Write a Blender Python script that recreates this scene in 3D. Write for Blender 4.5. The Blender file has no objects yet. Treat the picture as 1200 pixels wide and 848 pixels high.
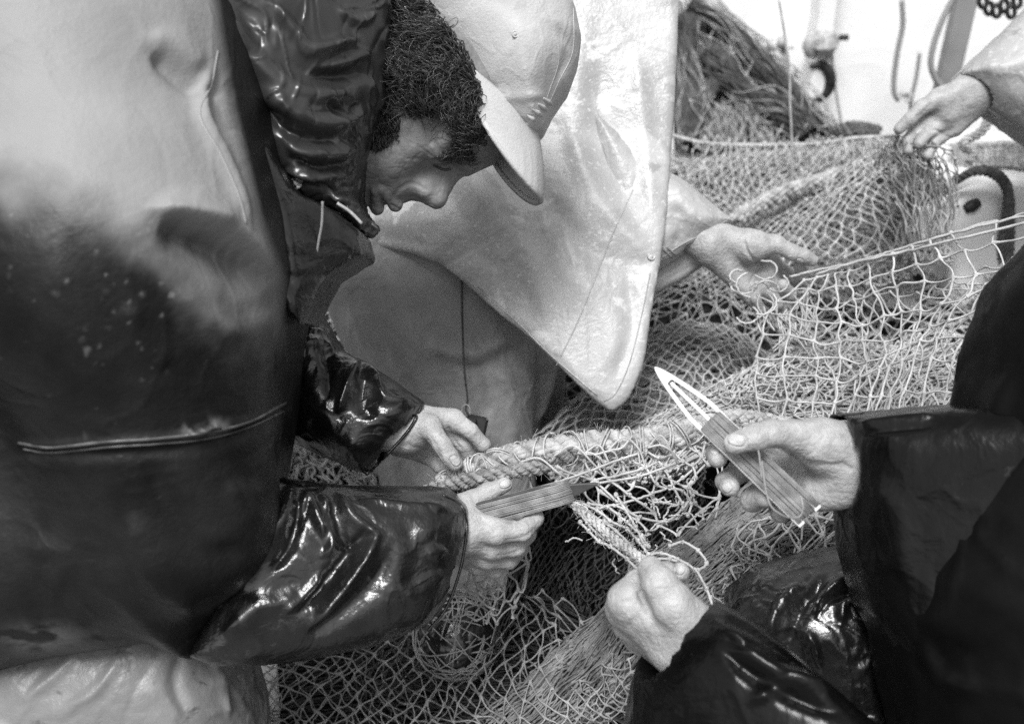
import bpy, math
import numpy as np
from mathutils import Vector
from mathutils.bvhtree import BVHTree

# ------------------------------------------------------------------ camera
CAM = np.array([0.0, 0.0, 1.60])
PITCH = math.radians(25)
F = 1167.0                       # focal length in photo pixels (35 mm lens)
RIGHT = np.array([1, 0, 0.0])
FWD = np.array([0, math.cos(PITCH), -math.sin(PITCH)])
DOWN = np.array([0, -math.sin(PITCH), -math.cos(PITCH)])
M3 = np.stack([RIGHT, DOWN, FWD])          # view frame -> world (row vectors)
sc = bpy.context.scene
cd = bpy.data.cameras.new('camera'); cam = bpy.data.objects.new('camera', cd)
sc.collection.objects.link(cam); sc.camera = cam
cam.location = CAM; cam.rotation_euler = (math.pi / 2 - PITCH, 0, 0)
cd.sensor_width = 36; cd.lens = 35.0; cd.clip_start = 0.02; cd.clip_end = 5000
cd.dof.use_dof = True; cd.dof.focus_distance = 0.98; cd.dof.aperture_fstop = 5.6

# ------------------------------------------------------------------ light
w = bpy.data.worlds.new('World'); sc.world = w; w.use_nodes = True
nt = w.node_tree; nt.nodes.clear()
sky = nt.nodes.new('ShaderNodeTexSky'); sky.sky_type = 'NISHITA'; sky.sun_disc = False
SUN_EL, SUN_ROT = math.radians(58), math.radians(196)
sky.sun_elevation = SUN_EL; sky.sun_rotation = SUN_ROT; sky.dust_density = 3.0
bw = nt.nodes.new('ShaderNodeRGBToBW'); bg = nt.nodes.new('ShaderNodeBackground')
wo = nt.nodes.new('ShaderNodeOutputWorld')
nt.links.new(sky.outputs[0], bw.inputs[0]); nt.links.new(bw.outputs[0], bg.inputs[0])
bg.inputs[1].default_value = 0.15
nt.links.new(bg.outputs[0], wo.inputs[0])
sl = bpy.data.lights.new('sun', 'SUN'); so = bpy.data.objects.new('sun', sl); sc.collection.objects.link(so)
sl.energy = 2.6; sl.angle = math.radians(22)
sd = Vector((math.sin(SUN_ROT) * math.cos(SUN_EL), math.cos(SUN_ROT) * math.cos(SUN_EL), math.sin(SUN_EL)))
so.rotation_euler = sd.to_track_quat('Z', 'Y').to_euler(); so.location = (0, 0, 6)
sc.view_settings.view_transform = 'Standard'; sc.view_settings.look = 'None'
sc.view_settings.gamma = 1; sc.view_settings.exposure = 0.55
sc.view_settings.use_curve_mapping = False
sc.cycles.use_denoising = False

# ------------------------------------------------------------------ helpers
rng = np.random.default_rng(7)

def V(px, py, d):                       # photo pixel + distance -> metres in the view frame
    return np.array([(px - 600) * d / F, (py - 424) * d / F, d])
def toW(p):
    return CAM + np.asarray(p) @ M3
def W(px, py, d): return toW(V(px, py, d))
def fromW(p): return (np.asarray(p) - CAM) @ M3.T
def vn(pts):                            # list of (px,py,d)
    return np.array([V(*p[:3]) for p in pts])

def new_mesh(name, verts, faces, smooth=True):
    me = bpy.data.meshes.new(name)
    verts = np.asarray(verts, np.float32); faces = np.asarray(faces, np.int32)
    n, k = faces.shape
    me.vertices.add(len(verts)); me.vertices.foreach_set('co', verts.ravel())
    me.loops.add(n * k); me.loops.foreach_set('vertex_index', faces.ravel())
    me.polygons.add(n); me.polygons.foreach_set('loop_start', np.arange(n, dtype=np.int32) * k)
    try: me.polygons.foreach_set('loop_total', np.full(n, k, np.int32))
    except Exception: pass
    me.update(calc_edges=True); me.validate()
    me.polygons.foreach_set('use_smooth', np.full(len(me.polygons), smooth))
    return me

def thing(name, label, cat, loc, group=None, kind=None):
    o = bpy.data.objects.new(name, None); sc.collection.objects.link(o)
    o.empty_display_size = 0.1; o.location = loc
    o['label'] = label; o['category'] = cat
    if group: o['group'] = group
    if kind: o['kind'] = kind
    return o

def obj(name, VF, mat, parent=None, world=False, smooth=True, label=None, root=None):
    """VF=(verts,faces) in the view frame (or world); linked under parent"""
    v, f = VF
    v = np.asarray(v, float)
    if not world: v = toW(v)
    off = np.zeros(3)
    if parent is not None:
        r = parent
        while r is not None:
            off = off + np.array(r.location); r = r.parent
    me = new_mesh(name, v - off, f, smooth)
    o = bpy.data.objects.new(name, me); sc.collection.objects.link(o)
    if mat: me.materials.append(mat)
    if parent is not None: o.parent = parent
    if label: o['label'] = label
    return o
def top(name, VF, mat, label, cat, group=None, kind=None, world=False, smooth=True):
    """a thing that is a single mesh, origin at its own base"""
    v = np.asarray(VF[0], float)
    if not world: v = toW(v)
    base = np.array([(v[:, 0].min() + v[:, 0].max()) / 2, (v[:, 1].min() + v[:, 1].max()) / 2, v[:, 2].min()])
    me = new_mesh(name, v - base, VF[1], smooth)
    o = bpy.data.objects.new(name, me); sc.collection.objects.link(o); o.location = base
    if mat: me.materials.append(mat)
    if kind: o['kind'] = kind
    if label: o['label'] = label
    if cat: o['category'] = cat
    if group: o['group'] = group
    return o
def joinVF(*parts):
    vs, fs, n = [], [], 0
    for v, f in parts:
        vs.append(np.asarray(v, float)); fs.append(np.asarray(f, int) + n); n += len(v)
    return np.concatenate(vs), np.concatenate(fs)

# --- noise
_lat = np.random.default_rng(3).random((32, 32, 32)).astype(np.float32)
def vnoise(p):
    p = np.asarray(p, np.float32); i = np.floor(p).astype(int); f = p - i; f = f * f * (3 - 2 * f)
    r = 0
    for a in (0, 1):
        for b in (0, 1):
            for c in (0, 1):
                wgt = (f[..., 0] if a else 1 - f[..., 0]) * (f[..., 1] if b else 1 - f[..., 1]) * (f[..., 2] if c else 1 - f[..., 2])
                r = r + wgt * _lat[(i[..., 0] + a) % 32, (i[..., 1] + b) % 32, (i[..., 2] + c) % 32]
    return r * 2 - 1
def fbm(p, o=3):
    r, a = 0, 1.0
    for k in range(o):
        r = r + a * vnoise(np.asarray(p) * 2 ** k + 13.7 * k); a *= .5
    return r

# --- voxel field
class Field:
    def __init__(s, lo, hi, h):
        s.lo = np.asarray(lo, float); s.h = h
        n = np.ceil((np.asarray(hi) - s.lo) / h).astype(int) + 1
        s.n = n; s.D = np.full(n, 1.0, np.float32)
        s.ax = [(s.lo[i] + h * np.arange(n[i])).astype(np.float32) for i in range(3)]
    def box(s, lo, hi):
        a = np.clip(np.floor((lo - s.lo) / s.h).astype(int), 0, s.n)
        b = np.clip(np.ceil((hi - s.lo) / s.h).astype(int) + 1, 0, s.n)
        return tuple(slice(x, y) for x, y in zip(a, b))
    def grid(s, sl):
        return s.ax[0][sl[0]][:, None, None], s.ax[1][sl[1]][None, :, None], s.ax[2][sl[2]][None, None, :]
    def put(s, sl, d, k, sub=False):
        D = s.D[sl]
        if D.size == 0: return
        if sub:
            s.D[sl] = np.maximum(D, -d); return
        if k <= 0: s.D[sl] = np.minimum(D, d); return
        hh = np.clip(.5 + .5 * (d - D) / k, 0, 1)
        s.D[sl] = d * (1 - hh) + D * hh - k * hh * (1 - hh)
    def cone(s, a, b, ra, rb, k=.004, sub=False, flat=None):
        """tapered capsule; flat=(dir, factor): squash along dir"""
        a = np.asarray(a, float); b = np.asarray(b, float); m = max(ra, rb) + k + 3 * s.h
        sl = s.box(np.minimum(a, b) - m, np.maximum(a, b) + m)
        x, y, z = s.grid(sl)
        ab = b - a; L = max(float(ab @ ab), 1e-12)
        px, py, pz = x - a[0], y - a[1], z - a[2]
        t = np.clip((px * ab[0] + py * ab[1] + pz * ab[2]) / L, 0, 1)
        dx, dy, dz = px - ab[0] * t, py - ab[1] * t, pz - ab[2] * t
        q = dx * dx + dy * dy + dz * dz
        if flat is not None:
            u = np.asarray(flat[0], float); u /= np.linalg.norm(u)
            e = dx * u[0] + dy * u[1] + dz * u[2]
            q = q + e * e * (flat[1] ** 2 - 1)
        s.put(sl, np.sqrt(q) - (ra + (rb - ra) * t), k, sub)
    def chain(s, pts, rs, k=.004, sub=False):
        for i in range(len(pts) - 1): s.cone(pts[i], pts[i + 1], rs[i], rs[i + 1], k, sub)
    def ell(s, c, axes, r, k=.004, sub=False):
        """ellipsoid with orthonormal axes rows, radii r"""
        c = np.asarray(c, float); r = np.asarray(r, float); m = r.max() + k + 3 * s.h
        sl = s.box(c - m, c + m); x, y, z = s.grid(sl)
        X, Y, Z = x - c[0], y - c[1], z - c[2]
        q = 0; g = 0
        for i in range(3):
            u = axes[i]; e = X * u[0] + Y * u[1] + Z * u[2]
            q = q + (e / r[i]) ** 2; g = g + (e / r[i] ** 2) ** 2
        q = np.sqrt(q); g = np.sqrt(g) + 1e-9
        s.put(sl, q * (q - 1) / g, k, sub)
    def pillow(s, poly, dref, zf, T, rad, k=.01, sub=False):
        """outline (pixels at distance dref) given real thickness: front face at zf, half thickness T, rounded by rad"""
        P = (np.asarray(poly, float) - [600, 424]) * dref / F
        m = k + 4 * s.h
        sl = s.box(np.array([P[:, 0].min() - m, P[:, 1].min() - m, -9]), np.array([P[:, 0].max() + m, P[:, 1].max() + m, 99]))
        x, y, z = s.grid(sl)
        X, Y = np.broadcast_arrays(x[:, :, 0], y[:, :, 0])
        sd2 = poly_sd(X, Y, P)
        zfv = zf(600 + X * F / dref, 424 + Y * F / dref) if callable(zf) else zf
        Tv = T(600 + X * F / dref, 424 + Y * F / dref) if callable(T) else T
        zc = (zfv + Tv)
        if np.ndim(zc): zc = zc[:, :, None]
        tt = Tv[:, :, None] if np.ndim(Tv) else Tv
        rad_z = np.minimum(rad, tt * .98)
        q1 = (sd2 + rad)[:, :, None]; q2 = np.abs(z - zc) - (tt - rad_z)
        # anisotropic rounding so thin sheets stay thin
        q2s = q2 * (rad / rad_z)
        d = np.sqrt(np.maximum(q1, 0) ** 2 + np.maximum(q2s, 0) ** 2) + np.minimum(np.maximum(q1, q2s), 0) - rad
        s.put(sl, d * np.minimum(1, rad_z / rad), k, sub)
    def mesh(s, smooth=2):
        return surface_nets(s.D, s.lo, s.h, smooth)

def poly_sd(X, Y, P):
    d = np.full(X.shape, 1e9, np.float32); inside = np.zeros(X.shape, bool)
    n = len(P)
    for i in range(n):
        a, b = P[i], P[(i + 1) % n]; e = b - a
        wx, wy = X - a[0], Y - a[1]
        t = np.clip((wx * e[0] + wy * e[1]) / (e @ e + 1e-12), 0, 1)
        d = np.minimum(d, (wx - e[0] * t) ** 2 + (wy - e[1] * t) ** 2)
        c = ((a[1] > Y) != (b[1] > Y))
        inside ^= c & (X < (b[0] - a[0]) * (Y - a[1]) / ((b[1] - a[1]) if b[1] != a[1] else 1e-9) + a[0])
    d = np.sqrt(d); return np.where(inside, -d, d).astype(np.float32)

def surface_nets(D, lo, h, smooth=2):
    D = D.copy()
    for ax in range(3):          # close at the box ends
        i0 = [slice(None)] * 3; i0[ax] = 0; D[tuple(i0)] = np.maximum(D[tuple(i0)], h * .5)
        i0[ax] = -1; D[tuple(i0)] = np.maximum(D[tuple(i0)], h * .5)
    S = D < 0
    c = np.zeros(np.array(D.shape) - 1, np.int8)
    sh = [(a, b, d) for a in (0, 1) for b in (0, 1) for d in (0, 1)]
    nx, ny, nz = c.shape
    for a, b, d in sh: c += S[a:a + nx, b:b + ny, d:d + nz]
    act = np.argwhere((c > 0) & (c < 8))
    idx = np.full(c.shape, -1, np.int32); idx[tuple(act.T)] = np.arange(len(act))
    acc = np.zeros((len(act), 3)); cnt = np.zeros(len(act))
    val = {o: D[act[:, 0] + o[0], act[:, 1] + o[1], act[:, 2] + o[2]] for o in sh}
    for o in sh:
        for ax in range(3):
            if o[ax]: continue
            q = list(o); q[ax] = 1; q = tuple(q)
            va, vb = val[o], val[q]; m = (va < 0) != (vb < 0)
            t = np.where(m, va / np.where(m, va - vb, 1), 0)
            p = np.tile(np.array(o, float), (len(act), 1)); p[:, ax] = t
            acc[m] += p[m]; cnt[m] += 1
    verts = lo + h * (act + acc / cnt[:, None])
    faces = []
    for ax in range(3):
        u, v = [(1, 2), (2, 0), (0, 1)][ax]
        A = [slice(None)] * 3; B = [slice(None)] * 3
        A[ax] = slice(0, -1); B[ax] = slice(1, None)
        ch = np.argwhere(S[tuple(A)] != S[tuple(B)])
        ok = (ch[:, u] > 0) & (ch[:, v] > 0) & (ch[:, u] < c.shape[u]) & (ch[:, v] < c.shape[v])
        ch = ch[ok]
        def at(du, dv):
            q = ch.copy(); q[:, u] += du; q[:, v] += dv; return idx[tuple(q.T)]
        f = np.stack([at(-1, -1), at(0, -1), at(0, 0), at(-1, 0)], 1)
        ins = S[tuple(ch.T)]
        f[~ins] = f[~ins][:, ::-1]
        faces.append(f)
    faces = np.concatenate(faces)
    verts = lap(verts, faces, smooth)
    return verts, faces

def lap(v, f, n, a=.5):
    if n <= 0: return v
    e = np.concatenate([f[:, [0, 1]], f[:, [1, 2]], f[:, [2, 3]], f[:, [3, 0]]])
    deg = np.bincount(e.ravel(), minlength=len(v)).astype(float)[:, None]
    for _ in range(n):
        for aa in (a, -a * .95):       # Taubin pair keeps the volume
            s = np.stack([np.bincount(e[:, 0], v[e[:, 1], k], len(v)) + np.bincount(e[:, 1], v[e[:, 0], k], len(v)) for k in range(3)], 1)
            v = v + aa * (s / np.maximum(deg, 1) - v)
    return v
def normals(v, f):
    n = np.cross(v[f[:, 2]] - v[f[:, 0]], v[f[:, 3]] - v[f[:, 1]])
    N = np.stack([sum(np.bincount(f[:, j], n[:, k], len(v)) for j in range(4)) for k in range(3)], 1)
    return N / (np.linalg.norm(N, axis=1, keepdims=True) + 1e-12)
def subdiv(VF):
    """one split of each quad in four"""
    v, f = VF
    e = np.sort(np.concatenate([f[:, [0, 1]], f[:, [1, 2]], f[:, [2, 3]], f[:, [3, 0]]]), axis=1)
    ue, inv = np.unique(e, axis=0, return_inverse=True); inv = inv.ravel(); n = len(f)
    m = len(v); em = (v[ue[:, 0]] + v[ue[:, 1]]) / 2; fc = v[f].mean(1)
    e0, e1, e2, e3 = [m + inv[i * n:(i + 1) * n] for i in range(4)]
    c = m + len(ue) + np.arange(n)
    nf = np.concatenate([np.stack(q, 1) for q in ((f[:, 0], e0, c, e3), (e0, f[:, 1], e1, c), (c, e1, f[:, 2], e2), (e3, c, e2, f[:, 3]))])
    nv = np.concatenate([v, em, fc]); return lap(nv, nf, 1), nf

def seg_dist(px, py, line):
    best = np.full(px.shape, 1e9); tt = np.zeros(px.shape)
    L = np.array(line, float); seg = np.linalg.norm(np.diff(L, axis=0), axis=1); tot = seg.sum(); acc = 0
    for i in range(len(L) - 1):
        a, e = L[i], L[i + 1] - L[i]
        t = np.clip(((px - a[0]) * e[0] + (py - a[1]) * e[1]) / (e @ e + 1e-9), 0, 1)
        d = np.hypot(px - a[0] - e[0] * t, py - a[1] - e[1] * t)
        m = d < best; best = np.where(m, d, best); tt = np.where(m, (acc + t * seg[i]) / tot, tt); acc += seg[i]
    return best, tt
def fold(VF, folds, wr=0, wscale=30, seed=0, sag=(1, 1, 1)):
    """press folds (pixel polyline, width px, height mm) into the cloth; wr: random wrinkles in mm"""
    v, f = VF; n = normals(v, f)
    px = 600 + F * v[:, 0] / v[:, 2]; py = 424 + F * v[:, 1] / v[:, 2]
    disp = np.zeros(len(v)); face = np.clip(-n[:, 2] * 1.6 + .25, 0, 1)
    for line, wd, hh in folds:
        L = spline([(a[0], a[1], 0) for a in line], 6)[:, :2]
        d, t = seg_dist(px, py, L)
        wv = wd * (.55 + .45 * np.sin(np.pi * np.clip(t, 0, 1)))
        disp += hh * .001 * np.exp(-(d / wv) ** 2) * np.clip(np.sin(np.pi * np.clip(t * .94 + .03, 0, 1)) * 1.8, 0, 1) * face
    if wr:
        q = v * wscale * np.array(sag) + seed
        q = q + .6 * np.stack([fbm(q * .7 + 5, 2), fbm(q * .7 + 9, 2), fbm(q * .7 + 21, 2)], 1)
        r = 1 - np.abs(fbm(q, 3)); r2 = 1 - np.abs(fbm(q * 1.9 + 31, 2)); disp += wr * .001 * (.6 * r ** 3 - .25 + .75 * r2 ** 9 - .5 * (1 - np.abs(fbm(q * 1.3 + 77, 2))) ** 12)
    return v + n * disp[:, None], f

def spline(pts, n=8):
    P = np.asarray(pts, float); P = np.vstack([2 * P[0] - P[1], P, 2 * P[-1] - P[-2]])
    out = []
    for i in range(1, len(P) - 2):
        t = np.linspace(0, 1, n, endpoint=False)[:, None]
        a, b, c, d = P[i - 1], P[i], P[i + 1], P[i + 2]
        out.append(.5 * (2 * b + (c - a) * t + (2 * a - 5 * b + 4 * c - d) * t ** 2 + (3 * b - 3 * c + d - a) * t ** 3))
    out.append(P[-2][None]); return np.vstack(out)

def tubes(P, R, sides=5, cap=True):
    """batch of tubes: P (N,m,3), R (N,m) -> verts, quads"""
    P = np.asarray(P, float); N, m, _ = P.shape; R = np.broadcast_to(np.asarray(R, float), (N, m))
    T = np.gradient(P, axis=1); T /= np.linalg.norm(T, axis=2, keepdims=True) + 1e-12
    ref = np.where(np.abs(T[:, :1, 2:3]) > .8, np.array([1., .1, 0]), np.array([.05, .02, 1.]))
    A = np.cross(T, np.broadcast_to(ref, T.shape)); A /= np.linalg.norm(A, axis=2, keepdims=True) + 1e-12
    B = np.cross(T, A)
    th = np.arange(sides) * 2 * np.pi / sides
    ring = A[:, :, None, :] * np.cos(th)[None, None, :, None] + B[:, :, None, :] * np.sin(th)[None, None, :, None]
    v = P[:, :, None, :] + ring * R[:, :, None, None]
    v = v.reshape(-1, 3)
    n = np.arange(N)[:, None, None] * m * sides; j = np.arange(m - 1)[None, :, None] * sides; k = np.arange(sides)[None, None, :]
    k2 = (k + 1) % sides
    f = np.stack([n + j + k, n + j + k2, n + j + sides + k2, n + j + sides + k], -1).reshape(-1, 4)
    return v, f
def tube1(pts, r, sides=8, n=8, smooth=True):
    P = spline(pts, n) if smooth else np.asarray(pts, float)
    if np.ndim(r): r = np.interp(np.linspace(0, 1, len(P)), np.linspace(0, 1, len(r)), r)
    else:
        r = np.full(len(P), r)
    P = np.vstack([P[0], P, P[-1]]); P[0] += (P[0] - P[2]) * 1e-3; P[-1] += (P[-1] - P[-3]) * 1e-3
    r = np.concatenate([[r[0] * .05], r, [r[-1] * .05]])
    return tubes(P[None], r[None], sides)

def bvh(VF):
    return BVHTree.FromPolygons([tuple(x) for x in VF[0].tolist()], [tuple(x) for x in VF[1].tolist()])
def on(b, px, py, lift=0.0, fallback=1.0):
    d = V(px, py, 1.0); dn = d / np.linalg.norm(d)
    h = b.ray_cast(Vector((0, 0, 0)), Vector(dn))
    if h[0] is None: return V(px, py, fallback)
    return np.array(h[0]) - dn * lift
def seamline(b, pts, r, lift=.0, n=10, fb=1.0):
    L = spline([(p[0], p[1], 0) for p in pts], n)
    P = np.array([on(b, x, y, lift, fb) for x, y, _ in L])
    return tube1(P, r, 6, smooth=False)

def box_vf(c, ux, uy, uz, sx, sy, sz, bev=0.0):
    """box with small chamfers"""
    c = np.asarray(c, float); U = [np.asarray(u, float) / np.linalg.norm(u) for u in (ux, uy, uz)]
    b = bev if bev > 0 else 1e-4
    vs, fs = [], []
    x, y, z = sx / 2, sy / 2, sz / 2
    pts = []
    for sxn in (-1, 1):
        for syn in (-1, 1):
            for szn in (-1, 1):
                pts.append([(x - b) * sxn, (y - b) * syn, z * szn]); pts.append([(x - b) * sxn, y * syn, (z - b) * szn]); pts.append([x * sxn, (y - b) * syn, (z - b) * szn])
    P = np.array(pts)
    def I(a, bb, cc, k): return ((a * 2 + bb) * 2 + cc) * 3 + k
    q = []
    for s in (0, 1):
        q.append([I(0, 0, s, 0), I(1, 0, s, 0), I(1, 1, s, 0), I(0, 1, s, 0)])
        q.append([I(0, s, 0, 1), I(1, s, 0, 1), I(1, s, 1, 1), I(0, s, 1, 1)])
        q.append([I(s, 0, 0, 2), I(s, 1, 0, 2), I(s, 1, 1, 2), I(s, 0, 1, 2)])
    for a in (0, 1):
        for cc in (0, 1):
            q.append([I(0, a, cc, 0), I(1, a, cc, 0), I(1, a, cc, 1), I(0, a, cc, 1)])
            q.append([I(a, 0, cc, 0), I(a, 1, cc, 0), I(a, 1, cc, 2), I(a, 0, cc, 2)])
            q.append([I(a, cc, 0, 1), I(a, cc, 1, 1), I(a, cc, 1, 2), I(a, cc, 0, 2)])
    for a in (0, 1):
        for bb in (0, 1):
            for cc in (0, 1):
                q.append([I(a, bb, cc, 0), I(a, bb, cc, 1), I(a, bb, cc, 2), I(a, bb, cc, 2)])
    Pw = c + P[:, :1] * U[0] + P[:, 1:2] * U[1] + P[:, 2:] * U[2]
    q = np.array(q)
    # make the corner faces proper quads by a midpoint
    return Pw, fix_quads(q)
def fix_quads(q):
    return q

def plate(outline, holes, thick, d_fn, name=None):
    """flat plate from a pixel outline, built as a grid of quads where inside; d_fn(px,py)->distance"""
    raise NotImplementedError

def disc(c, r, th, n=20, ax=(0, 0, -1)):
    a = np.asarray(ax, float); a /= np.linalg.norm(a); u = np.cross(a, [0, 1, .1]); u /= np.linalg.norm(u); w_ = np.cross(a, u)
    t = np.arange(n) * 2 * np.pi / n; ring = u * np.cos(t)[:, None] + w_ * np.sin(t)[:, None]
    prof = [(1e-4, 0), (r * .4, 0), (r * .45, -th * .35), (r * .7, -th * .35), (r * .8, 0), (r, -th * .3), (r, -th), (1e-4, -th)]
    v = np.concatenate([c + ring * q[0] + a * q[1] for q in prof]); f = []
    for i in range(len(prof) - 1):
        for k in range(n): f.append([i * n + k, i * n + (k + 1) % n, (i + 1) * n + (k + 1) % n, (i + 1) * n + k])
    return v, np.array(f)
# --- materials
def mat(name, base=.3, rough=.5, spec=.5, coat=0, coat_r=.1, var=.0, vscale=20, bump=0, bscale=200, bdist=.001,
        sss=0, attr=None, attr_base=.6, attr_rough=.3, patch=None, det=4, sheen=0, cre=0, cscale=25):
    m = bpy.data.materials.new(name); m.use_nodes = True; n = m.node_tree; N = n.nodes; L = n.links
    b = N['Principled BSDF']
    b.inputs['Roughness'].default_value = rough; b.inputs['Specular IOR Level'].default_value = spec
    b.inputs['Coat Weight'].default_value = coat; b.inputs['Coat Roughness'].default_value = coat_r
    b.inputs['Sheen Weight'].default_value = sheen
    tc = N.new('ShaderNodeNewGeometry'); pos = tc.outputs['Position']
    def noise(scale, detail=4, rgh=.55, dist=0):
        x = N.new('ShaderNodeTexNoise'); x.inputs['Scale'].default_value = scale; x.inputs['Detail'].default_value = detail
        x.inputs['Roughness'].default_value = rgh; x.inputs['Distortion'].default_value = dist
        L.new(pos, x.inputs['Vector']); return x.outputs['Fac']
    def crease(scale, dist=1.2):
        x = N.new('ShaderNodeTexNoise'); x.noise_dimensions = '3D'; x.inputs['Scale'].default_value = scale; x.inputs['Detail'].default_value = 3
        x.inputs['Distortion'].default_value = dist; L.new(pos, x.inputs['Vector'])
        a_ = N.new('ShaderNodeMath'); a_.operation = 'SUBTRACT'; L.new(x.outputs['Fac'], a_.inputs[0]); a_.inputs[1].default_value = .5
        b_ = N.new('ShaderNodeMath'); b_.operation = 'ABSOLUTE'; L.new(a_.outputs[0], b_.inputs[0])
        return rampf(b_.outputs[0], 0, .12, 1, 0)
    def rampf(src, a, bb, lo=0., hi=1.):
        r = N.new('ShaderNodeMapRange'); r.inputs['From Min'].default_value = a; r.inputs['From Max'].default_value = bb
        r.inputs['To Min'].default_value = lo; r.inputs['To Max'].default_value = hi; r.interpolation_type = 'SMOOTHSTEP'
        L.new(src, r.inputs['Value']); return r.outputs['Result']
    def mixf(fac, a, bb):
        x = N.new('ShaderNodeMix'); x.data_type = 'FLOAT'
        L.new(fac, x.inputs[0])
        for s, i in ((a, 2), (bb, 3)):
            if isinstance(s, (int, float)): x.inputs[i].default_value = s
            else: L.new(s, x.inputs[i])
        return x.outputs[0]
    col = rampf(noise(vscale, det), .3, .7, base * (1 - var), base * (1 + var))
    ro = rampf(noise(vscale * 2.3, 3), .3, .7, max(rough - .08, .02), rough + .08)
    if patch:      # list of (scale, threshold lo, hi, base, rough)
        for s_, a_, b_, pb, pr in patch:
            fa = rampf(noise(s_, 6, .65, .6), a_, b_)
            col = mixf(fa, col, pb); ro = mixf(fa, ro, pr)
    if attr:
        at = N.new('ShaderNodeAttribute'); at.attribute_name = attr
        at_ = at.outputs['Fac']
        col = mixf(at_, col, attr_base); ro = mixf(at_, ro, attr_rough)
    cb = N.new('ShaderNodeCombineColor')
    for i in range(3): L.new(col, cb.inputs[i])
    L.new(cb.outputs[0], b.inputs['Base Color']); L.new(ro, b.inputs['Roughness'])
    if bump:
        bp = N.new('ShaderNodeBump'); bp.inputs['Strength'].default_value = bump; bp.inputs['Distance'].default_value = bdist
        L.new(noise(bscale, 5, .6), bp.inputs['Height']); L.new(bp.outputs[0], b.inputs['Normal'])
        if cre:
            b2 = N.new('ShaderNodeBump'); b2.inputs['Strength'].default_value = cre; b2.inputs['Distance'].default_value = .0025
            L.new(crease(cscale), b2.inputs['Height']); L.new(bp.outputs[0], b2.inputs['Normal']); L.new(b2.outputs[0], b.inputs['Normal']); L.new(b2.outputs[0], b.inputs['Coat Normal'])
    if sss:
        b.inputs['Subsurface Weight'].default_value = sss; b.inputs['Subsurface Radius'].default_value = (.004, .004, .004)
        b.inputs['Subsurface Scale'].default_value = 1
    return m

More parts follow.
